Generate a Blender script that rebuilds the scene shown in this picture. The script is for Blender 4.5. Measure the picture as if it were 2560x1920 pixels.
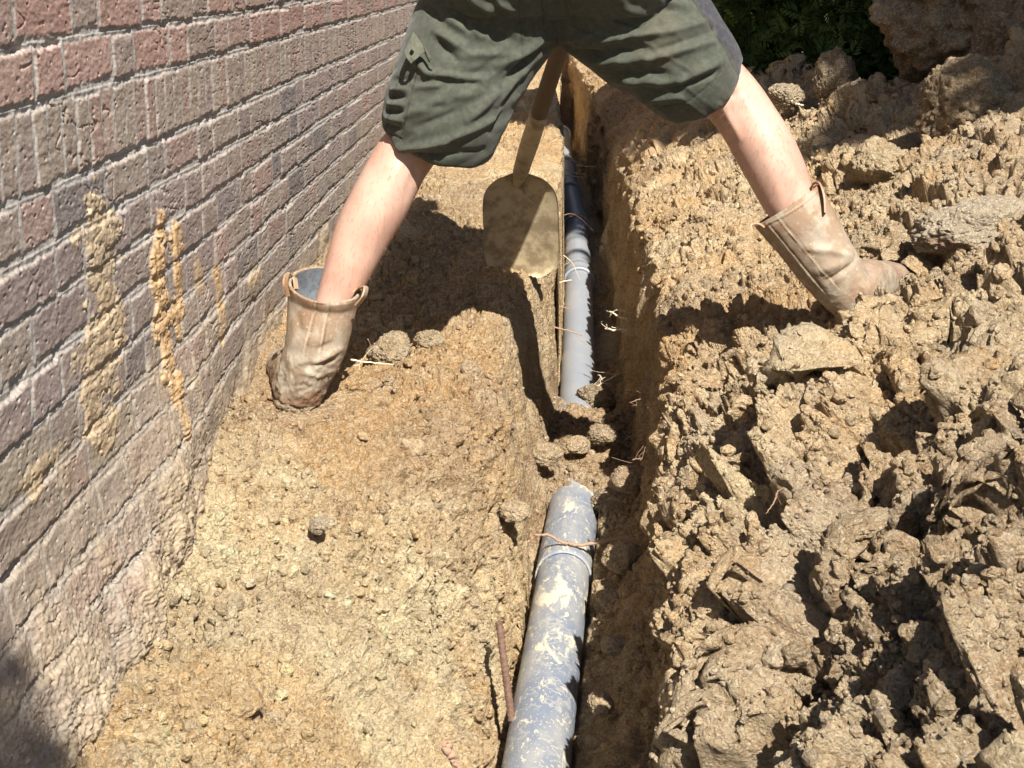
import bpy, math, random
import numpy as np
from mathutils import Vector, Matrix
random.seed(7)
RS = np.random.RandomState(11)
scene = bpy.context.scene
for o in list(bpy.data.objects): bpy.data.objects.remove(o)

# ------------------------------------------------------------------ camera, sky, sun
F = 3846.0                                    # focal length in pixels of a 2560 wide picture
TH = math.atan(1050 / F)
PS = math.atan(120 / F * math.cos(TH))
CAMH = 1.3
cd = bpy.data.cameras.new('camera'); cam = bpy.data.objects.new('camera', cd)
scene.collection.objects.link(cam); scene.camera = cam
cd.sensor_fit = 'HORIZONTAL'; cd.sensor_width = 36.0; cd.lens = F / 2560 * 36
cd.clip_start = 0.05; cd.clip_end = 400
cam.location = (0, 0, CAMH); cam.rotation_euler = (math.pi / 2 - TH, 0, PS)

SUN = np.array([0.31, -0.88, 1.0]); SUN /= np.linalg.norm(SUN)      # towards the sun
elev = math.asin(SUN[2]); azim = math.atan2(SUN[0], SUN[1])
w = bpy.data.worlds.new('World'); scene.world = w; w.use_nodes = True
sk = w.node_tree.nodes.new('ShaderNodeTexSky'); sk.sky_type = 'NISHITA'; sk.sun_disc = False
sk.sun_elevation = elev; sk.sun_rotation = azim
bg = w.node_tree.nodes['Background']; bg.inputs[1].default_value = 0.050
w.node_tree.links.new(sk.outputs[0], bg.inputs[0])
ld = bpy.data.lights.new('sun', 'SUN'); ld.energy = 5.0; ld.angle = math.radians(0.5); ld.color = (1, 0.95, 0.87)
sun = bpy.data.objects.new('sun', ld); scene.collection.objects.link(sun)
sun.location = (3, -6, 8); sun.rotation_euler = Vector(SUN).to_track_quat('Z', 'Y').to_euler()
scene.view_settings.view_transform = 'Standard'; scene.view_settings.look = 'None'
scene.view_settings.exposure = 0.97; scene.view_settings.gamma = 1.0
scene.render.resolution_x = 1024; scene.render.resolution_y = 768

# ------------------------------------------------------------------ picture point -> place in the world (design aid)
_fw = np.array([-math.sin(PS) * math.cos(TH), math.cos(PS) * math.cos(TH), -math.sin(TH)])
_rt = np.array([math.cos(PS), math.sin(PS), 0.0]); _up = np.cross(_rt, _fw)
K = 2560 / 2212.0
def at(px, py, h=None, Y=None, X=None, zc=None, z=None):
    d = _fw + _rt * (px * K - 1280) / F + _up * (960 - py * K) / F
    if z is not None: h = CAMH - z
    t = -h / d[2] if h is not None else Y / d[1] if Y is not None else X / d[0] if X is not None else zc
    p = d * t
    return np.array([p[0], p[1], CAMH + p[2]])

# ------------------------------------------------------------------ noise
def _h(ix, iy, iz, s):
    u = np.uint32
    with np.errstate(over='ignore'):
        x = ix.astype(np.int32).view(u) * u(374761393) + iy.astype(np.int32).view(u) * u(668265263) + iz.astype(np.int32).view(u) * u(2147483647) + u((s * 974634777) & 0xffffffff)
        x = (x ^ (x >> u(13))) * u(1274126177)
        x = (x ^ (x >> u(16))) * u(2246822519)
    return ((x ^ (x >> u(15))) & u(0xffffff)) * np.float32(1 / 16777216.)
def vn3(x, y, z, s=0):
    ix, iy, iz = np.floor(x), np.floor(y), np.floor(z)
    fx, fy, fz = x - ix, y - iy, z - iz
    fx = fx * fx * (3 - 2 * fx); fy = fy * fy * (3 - 2 * fy); fz = fz * fz * (3 - 2 * fz)
    r = 0
    for a in (0, 1):
        for b in (0, 1):
            for c in (0, 1):
                r = r + _h(ix + a, iy + b, iz + c, s) * (fx if a else 1 - fx) * (fy if b else 1 - fy) * (fz if c else 1 - fz)
    return r * 2 - 1
def vn2(x, y, s=0):
    ix, iy = np.floor(x), np.floor(y); z = np.zeros_like(ix)
    fx, fy = x - ix, y - iy
    fx = fx * fx * (3 - 2 * fx); fy = fy * fy * (3 - 2 * fy)
    return (_h(ix, iy, z, s) * (1 - fx) * (1 - fy) + _h(ix + 1, iy, z, s) * fx * (1 - fy)
            + _h(ix, iy + 1, z, s) * (1 - fx) * fy + _h(ix + 1, iy + 1, z, s) * fx * fy) * 2 - 1
def fbm2(x, y, s=0, n=4, g=.5):
    r, a, t = 0, 1.0, 0
    for i in range(n):
        r = r + a * vn2(x * 2 ** i + 17.3 * i, y * 2 ** i - 9.1 * i, s + i); t += a; a *= g
    return r / t
def fbm3(x, y, z, s=0, n=4, g=.5):
    r, a, t = 0, 1.0, 0
    for i in range(n):
        r = r + a * vn3(x * 2 ** i + 7.3 * i, y * 2 ** i - 9.1 * i, z * 2 ** i + 3.7 * i, s + i); t += a; a *= g
    return r / t
def worley(x, y, s=0, facet=False):
    """nearest cell: distance, second distance, random value of the cell"""
    ix, iy = np.floor(x), np.floor(y); z = np.zeros_like(ix)
    d1 = np.full(x.shape, 9.0); d2 = np.full(x.shape, 9.0); cid = np.zeros(x.shape); dx = np.zeros(x.shape); dy = np.zeros(x.shape)
    for a in (-1, 0, 1):
        for b in (-1, 0, 1):
            jx, jy = ix + a, iy + b
            px = jx + _h(jx, jy, z, s); py = jy + _h(jx, jy, z, s + 1); r = _h(jx, jy, z, s + 2)
            d = np.sqrt((px - x) ** 2 + (py - y) ** 2)
            near = d < d1
            d2 = np.where(near, d1, np.minimum(d2, d)); cid = np.where(near, r, cid)
            if facet: dx = np.where(near, x - px, dx); dy = np.where(near, y - py, dy)
            d1 = np.where(near, d, d1)
    if facet:
        t = cid * 61.7; return d1, d2, cid, dx * np.cos(t * 6.28) + dy * np.sin(t * 6.28)
    return d1, d2, cid
def sst(a, b, x):
    t = np.clip((x - a) / (b - a), 0, 1); return t * t * (3 - 2 * t)

# ------------------------------------------------------------------ object helpers
C = scene.collection
def tag(o, label, cat, group=None, kind=None):
    if label: o['label'] = label
    if cat: o['category'] = cat
    if group: o['group'] = group
    if kind: o['kind'] = kind
    return o
def empty(name, loc, label, cat, group=None):
    o = bpy.data.objects.new(name, None); C.objects.link(o); o.location = loc
    o.empty_display_size = .1
    return tag(o, label, cat, group)
def mesh_np(name, V, Fc, mat, parent=None, smooth=True, attrs=None):
    V = np.asarray(V, dtype=np.float32); Fc = np.asarray(Fc, dtype=np.int32)
    me = bpy.data.meshes.new(name)
    n, k = Fc.shape
    me.vertices.add(len(V)); me.vertices.foreach_set('co', V.ravel())
    me.loops.add(n * k); me.loops.foreach_set('vertex_index', Fc.ravel())
    me.polygons.add(n); me.polygons.foreach_set('loop_start', np.arange(0, n * k, k, dtype=np.int32))
    me.update(calc_edges=True)
    me.polygons.foreach_set('use_smooth', np.full(n, smooth, dtype=bool))
    for nm, arr in (attrs or {}).items():
        if arr.ndim == 1:
            a = me.attributes.new(nm, 'FLOAT', 'POINT'); a.data.foreach_set('value', arr.astype(np.float32))
        else:
            a = me.attributes.new(nm, 'FLOAT_COLOR', 'POINT')
            c = np.ones((len(V), 4), dtype=np.float32); c[:, :3] = arr; a.data.foreach_set('color', c.ravel())
    me.materials.append(mat)
    o = bpy.data.objects.new(name, me); C.objects.link(o)
    if parent: o.parent = parent; o.matrix_parent_inverse = Matrix.Translation(-parent.location)
    return o
def mesh_py(name, V, Fc, mat, parent=None, smooth=True):
    me = bpy.data.meshes.new(name); me.from_pydata([tuple(map(float, v)) for v in V], [], Fc); me.materials.append(mat)
    me.polygons.foreach_set('use_smooth', [smooth] * len(me.polygons)); me.update()
    o = bpy.data.objects.new(name, me); C.objects.link(o)
    if parent: o.parent = parent; o.matrix_parent_inverse = Matrix.Translation(-parent.location)
    return o
def grid_faces(nr, nc, wrap=False):
    r = np.arange(nr - 1)[:, None]; c = np.arange(nc if wrap else nc - 1)[None]
    a = r * nc + c; b = r * nc + (c + 1) % nc
    return np.stack([a, b, b + nc, a + nc], -1).reshape(-1, 4)
def catmull(P, n):
    """resample the control rows P (k, d) to about n rows, smoothly"""
    P = np.asarray(P, float); k = len(P)
    t = np.linspace(0, k - 1, n); i = np.minimum(t.astype(int), k - 2); f = (t - i)[:, None]
    g = lambda j: P[np.clip(j, 0, k - 1)]
    p0, p1, p2, p3 = g(i - 1), g(i), g(i + 1), g(i + 2)
    return .5 * ((2 * p1) + (-p0 + p2) * f + (2 * p0 - 5 * p1 + 4 * p2 - p3) * f ** 2 + (-p0 + 3 * p1 - 3 * p2 + p3) * f ** 3)
def loft(rows, n=60, seg=40, back=(0, -1, 0), power=2.0, smooth=True):
    """rows of (x, y, z, a, b): ellipse rings along a path. a is the half width seen from the back, b the depth."""
    R = catmull(rows, n) if smooth else np.asarray(rows, float)
    n = len(R); ctr = R[:, :3]; tan = np.gradient(ctr, axis=0); tan /= np.linalg.norm(tan, axis=1)[:, None] + 1e-9
    bk = np.array(back, float)
    side = np.cross(tan, bk); side /= np.linalg.norm(side, axis=1)[:, None]
    dep = np.cross(side, tan)
    ang = np.linspace(0, 2 * np.pi, seg, endpoint=False)
    ca, sa = np.cos(ang), np.sin(ang)
    ca = np.sign(ca) * np.abs(ca) ** (2 / power); sa = np.sign(sa) * np.abs(sa) ** (2 / power)
    V = ctr[:, None] + side[:, None] * (R[:, 3, None] * ca)[..., None] + dep[:, None] * (R[:, 4, None] * sa)[..., None]
    V = V.reshape(-1, 3)
    faces = [list(map(int, q)) for q in grid_faces(n, seg, True)]
    faces.append(list(range(seg))[::-1]); faces.append(list(range((n - 1) * seg, n * seg)))
    return V, faces
def join_parts(parts):
    V, Fc, o = [], [], 0
    for v, f in parts:
        V.append(np.asarray(v)); Fc += [[i + o for i in q] for q in f]; o += len(v)
    return np.concatenate(V), Fc
def remeshed(V, Fc, voxel, smooth_it=3, fac=.5):
    """weld overlapping closed shells into one continuous skin; returns vertices, quads"""
    me = bpy.data.meshes.new('tmp'); me.from_pydata([tuple(map(float, v)) for v in V], [], Fc); me.update()
    o = bpy.data.objects.new('tmp', me); C.objects.link(o)
    m = o.modifiers.new('r', 'REMESH'); m.mode = 'VOXEL'; m.voxel_size = voxel
    if smooth_it:
        s = o.modifiers.new('s', 'SMOOTH'); s.factor = fac; s.iterations = smooth_it
    dg = bpy.context.evaluated_depsgraph_get()
    ev = o.evaluated_get(dg); em = ev.to_mesh()
    n = len(em.vertices); v = np.empty(n * 3, np.float32); em.vertices.foreach_get('co', v)
    nr = np.empty(n * 3, np.float32); em.vertices.foreach_get('normal', nr)
    q = np.array([p.vertices[:] for p in em.polygons if len(p.vertices) == 4], dtype=np.int32)
    ev.to_mesh_clear(); bpy.data.objects.remove(o); bpy.data.meshes.remove(me)
    return v.reshape(-1, 3).astype(float), q, nr.reshape(-1, 3).astype(float)
def tube(pts, rad, seg=8, n=None):
    R = np.column_stack([np.asarray(pts, float), np.broadcast_to(rad, (len(pts),)), np.broadcast_to(rad, (len(pts),))])
    return loft(R, n or len(pts) * 6, seg, back=(0.13, -.9, .41))

# ------------------------------------------------------------------ materials
def mat(name):
    m = bpy.data.materials.new(name); m.use_nodes = True
    nt = m.node_tree; b = nt.nodes['Principled BSDF']
    return m, nt, b
class N:
    def __init__(s, nt): s.nt = nt
    def node(s, t, **k):
        n = s.nt.nodes.new(t)
        for a, b in k.items(): setattr(n, a, b)
        return n
    def put(s, sock, v):
        if hasattr(v, 'is_linked'): s.nt.links.new(v, sock)
        elif v is not None:
            if isinstance(v, (tuple, list)) and len(v) == 3 and len(sock.default_value) == 4: v = (*v, 1)
            sock.default_value = v
    def attr(s, nm, out='Color'): return s.node('ShaderNodeAttribute', attribute_name=nm).outputs[out]
    def obj(s): return s.node('ShaderNodeTexCoord').outputs['Object']
    def mapping(s, v, scale=(1, 1, 1), rot=(0, 0, 0)):
        n = s.node('ShaderNodeMapping'); s.put(n.inputs['Vector'], v); n.inputs['Scale'].default_value = scale; n.inputs['Rotation'].default_value = rot
        return n.outputs[0]
    def noise(s, v, sc, det=4, rough=.6, dist=0, out='Fac'):
        n = s.node('ShaderNodeTexNoise'); s.put(n.inputs['Vector'], v); s.put(n.inputs['Scale'], sc)
        n.inputs['Detail'].default_value = det; n.inputs['Roughness'].default_value = rough; n.inputs['Distortion'].default_value = dist
        return n.outputs[out]
    def vor(s, v, sc, feat='F1', out='Distance'):
        n = s.node('ShaderNodeTexVoronoi', feature=feat); s.put(n.inputs['Vector'], v); s.put(n.inputs['Scale'], sc)
        return n.outputs[out]
    def ramp(s, v, a, b, lo=0., hi=1.):
        n = s.node('ShaderNodeMapRange'); n.interpolation_type = 'SMOOTHSTEP'
        s.put(n.inputs[0], v); n.inputs[1].default_value = a; n.inputs[2].default_value = b; n.inputs[3].default_value = lo; n.inputs[4].default_value = hi
        return n.outputs[0]
    def math(s, op, a, b=None):
        n = s.node('ShaderNodeMath', operation=op); s.put(n.inputs[0], a); s.put(n.inputs[1], b); return n.outputs[0]
    def mix(s, f, a, b, mode='MIX'):
        n = s.node('ShaderNodeMix', data_type='RGBA', blend_type=mode)
        s.put(n.inputs[0], f); s.put(n.inputs[6], a); s.put(n.inputs[7], b); return n.outputs[2]
    def bump(s, h, strength, dist, normal=None):
        n = s.node('ShaderNodeBump'); s.put(n.inputs['Height'], h); n.inputs['Strength'].default_value = strength
        n.inputs['Distance'].default_value = dist; s.put(n.inputs['Normal'], normal) if normal is not None else None
        return n.outputs[0]
def soil_mat(name, base=None, bumpd=.004):
    m, nt, b = mat(name); n = N(nt); o = n.obj()
    col = n.attr('col') if base is None else base
    dn = n.noise(o, 60, 3, .6, out='Color'); od = n.node('ShaderNodeVectorMath', operation='MULTIPLY_ADD')
    nt.links.new(dn, od.inputs[0]); od.inputs[1].default_value = (.012, .012, .012); nt.links.new(o, od.inputs[2]); od = od.outputs[0]
    def cellr(sc):
        sp = n.node('ShaderNodeSeparateColor'); n.put(sp.inputs[0], n.vor(od, sc, out='Color')); return sp.outputs[0], sp.outputs[1]
    a = n.noise(o, 14, 6, .65); c = n.noise(o, 70, 6, .7); d = n.noise(o, 260, 4, .7)
    r1, g1 = cellr(60); r2, g2 = cellr(170); r3, g3 = cellr(380)
    col2 = n.mix(n.ramp(a, .35, .65, 0, .4), col, (.46, .33, .19))
    col2 = n.mix(n.ramp(n.noise(o, 9, 4, .6), .55, .68, 0, .55), col2, (.52, .46, .37))
    col2 = n.mix(n.ramp(n.noise(o, 5, 4, .6), .52, .64, 0, .6), col2, (.88, .74, .50)); col2 = n.mix(n.ramp(n.noise(o, 7.3, 4, .65), .56, .66, 0, .5), col2, (.62, .36, .15))
    col2 = n.mix(n.ramp(r1, .55, 1, 0, .45), col2, (.80, .66, .44)); col2 = n.mix(n.ramp(g1, .76, 1, 0, .45), col2, (.36, .25, .15))
    col2 = n.mix(n.ramp(r2, .60, 1, 0, .60), col2, (.88, .76, .55)); col2 = n.mix(n.ramp(g2, .68, 1, 0, .55), col2, (.30, .20, .12))
    col2 = n.mix(n.ramp(c, .46, .66, .0, .5), col2, (.84, .70, .47)); col2 = n.mix(n.ramp(d, .44, .30, 0, .6), col2, (.20, .125, .07))
    col2 = n.mix(n.ramp(r3, .80, .95, 0, .6), col2, (.90, .82, .66)); col2 = n.mix(n.ramp(g3, .80, .95, 0, .5), col2, (.16, .10, .06))
    n.put(b.inputs['Base Color'], n.mix(.62, col, col2)); b.inputs['Roughness'].default_value = .95
    b.inputs['Specular IOR Level'].default_value = .15
    v1 = n.vor(od, 95); v2 = n.vor(od, 240)
    h = n.math('ADD', n.math('MULTIPLY', v1, -1.3), n.math('ADD', n.math('MULTIPLY', v2, -.7), n.math('MULTIPLY', n.noise(o, 150, 7, .78), 1.8)))
    nb = n.bump(n.noise(o, 45, 6, .72), 1.0, bumpd * 2.2); nb = n.bump(h, 1.0, bumpd * 1.7, nb)
    n.put(b.inputs['Normal'], nb)
    return m
M = {}
M['soil'] = soil_mat('soil')

# brick wall: colour comes from the brick it belongs to
def brick_mat():
    m, nt, b = mat('brickwork'); n = N(nt); o = n.mapping(n.obj(), (1, .5, 1))
    col = n.attr('col'); mort = n.attr('mortar', 'Fac')
    s = n.noise(o, 45, 5, .7); t = n.noise(o, 240, 5, .7)
    c = n.mix(n.ramp(s, .35, .7, 0, .45), col, n.mix(.5, col, (.42, .33, .27)))
    c = n.mix(n.ramp(t, .52, .36, 0, .6), c, n.mix(.6, c, (.07, .04, .035)))
    c = n.mix(n.ramp(n.noise(o, 110, 3, .6), .60, .70, 0, .5), c, (.62, .54, .46))
    n.put(b.inputs['Base Color'], c); b.inputs['Roughness'].default_value = .92; b.inputs['Specular IOR Level'].default_value = .2
    hh = n.math('ADD', n.noise(o, 160, 6, .75), n.math('MULTIPLY', n.vor(o, 130), -.5))
    n.put(b.inputs['Normal'], n.bump(hh, .6, .0016))
    return m
M['brick'] = brick_mat()

# ------------------------------------------------------------------ brick wall
WX = -0.62
def build_wall():
    ys = [1.0]
    while ys[-1] < 15: ys.append(ys[-1] + (.006 if ys[-1] < 1.42 else .00062 * ys[-1] ** 2))
    ys = np.array(ys)
    zs = np.concatenate([np.arange(.2, 1.42, .0014), np.arange(1.42, 2.7, .012)])
    Y, Z = np.meshgrid(ys, zs)
    Yw = Y + .003 * fbm2(Y * 9, Z * 14, 5, 3); Zw = Z + .0022 * fbm2(Y * 7, Z * 20, 9, 3)
    # courses, from the bottom of the roll course downwards and upwards
    zC = ROLLZ; roll = .104; cr = .0672
    tops = []; z = zC
    rows = [(zC, zC + roll, 'roll')]
    zz = zC
    for i in range(14): rows.append((zz - cr, zz, 'low')); zz -= cr
    zz = zC + roll
    for i in range(26): rows.append((zz, zz + cr * 1.045, 'up')); zz += cr * 1.045
    ax = np.full(Y.shape, 1.0); col = np.zeros(Y.shape + (3,)); bid = np.zeros(Y.shape); dome = np.zeros(Y.shape); jit = np.zeros(Y.shape); topz = np.zeros(Y.shape); headz = np.zeros(Y.shape)
    lowc = np.array([[.37, .30, .265], [.39, .295, .265], [.35, .28, .27], [.39, .34, .27], [.33, .265, .26], [.42, .29, .26], [.38, .32, .28], [.22, .205, .215], [.36, .30, .275], [.39, .315, .29], [.36, .285, .275], [.41, .34, .295]])
    upc = np.array([[.48, .28, .24], [.45, .25, .215], [.49, .30, .26], [.42, .285, .25], [.51, .33, .28], [.39, .30, .265]])
    rollc = np.array([[.42, .34, .28], [.44, .31, .26], [.40, .32, .265], [.44, .29, .245], [.38, .30, .27], [.44, .36, .29]])
    rs = np.random.RandomState(4)
    for ri, (za, zb, kind) in enumerate(rows):
        sel = (Zw >= za) & (Zw < zb)
        if not sel.any(): continue
        y = -.3 + rs.rand() * .25; edges = [y]; ids = []
        k = rs.randint(2)
        while y < 15.2:
            if kind == 'roll': L = .0585 + rs.randn() * .0025
            else:
                L = .105 + .012 if k % 2 else .208 + .012
                L += rs.randn() * .004; k += 1
                if rs.rand() < .05: k += 1
            y += L; edges.append(y); ids.append(rs.rand(4))
        edges = np.array(edges); ids = np.array(ids)
        yy = Yw[sel]; zv = Zw[sel]; i = np.clip(np.searchsorted(edges, yy) - 1, 0, len(ids) - 1)
        R = ids[i]
        jw = .0052 if kind != 'roll' else .0035
        jh = .0063
        tilt = (R[:, 1] - .5) * .05
        du = np.minimum(yy - edges[i] - jw * (1 + .6 * (R[:, 2] - .5)), edges[i + 1] - yy - jw)
        drop = (R[:, 3] - .5) * .004
        dv = np.minimum(zv - za - jh + drop + tilt * (yy - edges[i]), zb - zv - jh - drop)
        rag = .0050 * fbm2(yy * 55, zv * 75, 21, 4, .6) + .0015 * vn2(yy * 300, zv * 300, 5)
        d = np.minimum(du, dv) + rag
        topz[sel] = sst(-.3, 1.3, (zv - (zb - jh)) / jh + .8 * fbm2(yy * 30, zv * 60, 23, 3)) * (zv > za + .02); headz[sel] = (du < dv) * 1.0
        ax[sel] = d
        pal = upc if kind == 'up' else rollc if kind == 'roll' else lowc
        cc = pal[(R[:, 0] * len(pal)).astype(int)]
        cc = cc * (.88 + .24 * R[:, 2])[:, None]
        col[sel] = cc; bid[sel] = R[:, 0]; jit[sel] = (R[:, 3] - .5) * .004
    face = sst(-.0012, .0035, ax)
    fine = .0014 * fbm2(Y * 70, Z * 170, 31, 4, .6) + .0016 * fbm2(Y * 18, Z * 45, 33, 3)
    w1, w2, wc = worley(Y * 40, Z * 90, 40); pits = -.003 * sst(.22, .05, w1) * (wc > .72)
    cracks = -.003 * sst(.05, .0, np.abs(fbm2(Y * 12, Z * 34, 52, 3))) * sst(.1, .3, fbm2(Y * 9, Z * 9, 77, 2))
    mort = .0 + .0022 * fbm2(Y * 60, Z * 60, 35, 4) + .0025 * sst(.3, .75, fbm2(Y * 6, Z * 9, 36, 3))
    gap = -.0035 * sst(.25, .5, fbm2(Y * 13, Z * 30, 38, 3)) * (1 - headz)
    D = (mort * .8 + .0060 + gap + .0016 * np.maximum(topz, headz * 1.2)) * (1 - face) + face * (.0088 + jit * .6 + fine * .7 + pits + cracks)
    mc = np.array([.50, .49, .47]) * (1 + .18 * fbm2(Y * 30, Z * 30, 41, 3))[..., None]
    col = mc * (1 - face)[..., None] + col * face[..., None]
    # lime rim where mortar has smeared over the brick edges
    rim = sst(.010, .0, ax) * sst(-.1, .35, fbm2(Y * 22, Z * 22, 61, 3)) * .3
    col = col * (1 - rim)[..., None] + np.array([.60, .54, .47]) * rim[..., None]
    # ---- soil and slurry sticking to the foot of the wall
    grd = np.interp(Y, [1.0, 1.56, 2.0, 2.57, 2.95, 3.3, 5.5, 16], [.34, .35, .385, .475, .535, .55, .668, .68])
    up = Z - grd
    n1 = fbm2(Y * 5, Z * 5, 71, 4)
    near = sst(2.9, 2.1, Y)
    film = sst(.30, .02, up - .15 * near - .07 * n1) * (.55 + .35 * near) + .12 * sst(0.1, .5, n1)
    film = np.clip(film, 0, 1)
    thick = sst(.07, -.05, up - .07 * n1 - .05 * near)
    bulge = sst(.30, .0, up - .03 * n1) * near
    slur = sst(.12, .40, fbm2(Y * 11, Z * 13, 74, 4)) * film
    clay = np.array([.52, .405, .25]) * (1 + .45 * fbm2(Y * 40, Z * 40, 75, 4))[..., None]
    dust = np.array([.40, .315, .21])
    D = D * (1 - .75 * thick) + thick * (.010 + .012 * fbm2(Y * 14, Z * 14, 76, 4) + .003 * fbm2(Y * 50, Z * 80, 81, 4, .7)) + slur * .0025 + bulge * (.050 + .018 * fbm2(Y * 8, Z * 5, 83, 4) + .007 * fbm2(Y * 20, Z * 30, 84, 5, .6) + .003 * fbm2(Y * 60, Z * 90, 86, 4, .7) + .003 * fbm2(Y * 220, Z * 260, 87, 2))
    f1 = (film * .62)[..., None]; col = col * (1 - f1) + dust * f1
    f2 = np.clip(thick * .9 + slur * .55, 0, 1)[..., None]; col = col * (1 - f2) + clay * f2
    col = (col * .74 + np.array([.37, .30, .24]) * .26) * .88
    # ---- streaks of thrown wet clay on the wall: (picture x, y of centre, width, height, thickness, ochre)
    och = np.zeros(Y.shape); hgt = np.zeros(Y.shape)
    for (px, py, wd, ht, th, oc) in SPLATS:
        c = at(px, py, X=WX + .01)
        u = (Y - c[1] + wd * 1.6 * fbm2(Z * 16, Y * 3, int(px) + 7, 3)) / (wd * 2.4 * (1 + .5 * fbm2(Z * 22, Y * 2, int(px) + 9, 2))); v = (Z - c[2]) / ht
        n = fbm2(Y * 17, Z * 22, int(px), 5, .65) * 1.15
        g = sst(1.15, .75, np.sqrt(u * u + v * v) + n)
        hgt = np.maximum(hgt, g * th); och = np.maximum(och, g * oc)
    cov = sst(.0, .15, hgt / .01)
    w1, w2, wc = worley(Y * 130, Z * 210, 91); v1, v2, vc = worley(Y * 60, Z * 100, 95)
    lf = fbm2(Y * 34, Z * 60, 93, 6, .68); lump = .55 + .75 * lf + .18 * (.5 - w1) + .12 * (.5 - v1)
    keep = cov * sst(.36, .50, lump + .30 * cov - .08)
    D = D + keep * hgt * (.15 + lump * .75) * .42
    oc3 = np.array([.48, .38, .25]) + och[..., None] * np.array([.10, -.02, -.09])
    oc3 = oc3 * (1 + .3 * fbm2(Y * 60, Z * 60, 99, 3))[..., None]
    col = col * (1 - keep[..., None] * .92) + oc3 * keep[..., None] * .92
    st = (cov * (1 - keep) * .4)[..., None]; col = col * (1 - st) + np.array([.50, .41, .28]) * st
    D = D - sst(.0, -.12, up) * .0
    V = np.stack([WX - .0088 + D, Y, Z], -1).reshape(-1, 3)
    nr, nc = Y.shape
    Fc = grid_faces(nr, nc)[:, ::-1][:, [0, 3, 2, 1]]
    # back, top and end faces give the wall its thickness
    n0 = len(V); xb = WX - .24
    y0, y1, z0, z1 = ys[0], ys[-1], zs[0], zs[-1]; xf = WX - .012
    B = [(xf, y0, z0), (xf, y1, z0), (xf, y1, z1), (xf, y0, z1), (xb, y0, z0), (xb, y1, z0), (xb, y1, z1), (xb, y0, z1)]
    Fb = np.array([[4, 5, 6, 7], [3, 2, 6, 7], [0, 4, 7, 3], [1, 2, 6, 5]]) + n0
    V = np.concatenate([V, B]); Fc = np.concatenate([Fc, Fb])
    col = np.concatenate([col.reshape(-1, 3), np.full((8, 3), .35)]); mo = np.concatenate([1 - face.ravel(), np.zeros(8)])
    o = mesh_np('brick_wall', V, Fc, M['brick'], attrs={'col': col, 'mortar': mo})
    tag(o, 'long weathered red brown brick wall with clay splashes along the left side', 'wall')
ROLLZ = 1.036
SPLATS = [(232, 455, .012, .035, .010, .1), (225, 545, .030, .055, .012, .1), (245, 625, .02, .04, .006, .1), (240, 740, .035, .07, .010, .2), (225, 860, .03, .06, .010, .2), (240, 940, .02, .03, .010, .2),
          (365, 490, .012, .03, .014, .9), (395, 530, .014, .035, .012, .8), (352, 580, .014, .045, .016, .9), (400, 620, .008, .05, .012, .9),
          (362, 680, .022, .045, .018, .9), (395, 690, .008, .035, .012, .9), (368, 760, .014, .04, .016, .8), (375, 830, .020, .035, .020, .9), (385, 905, .010, .03, .012, .6),
          (485, 640, .012, .07, .005, .6), (490, 700, .010, .04, .005, .5), (440, 600, .010, .03, .003, .2), (120, 1010, .04, .02, .004, .2), (560, 600, .02, .02, .004, .3)]
build_wall()

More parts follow.
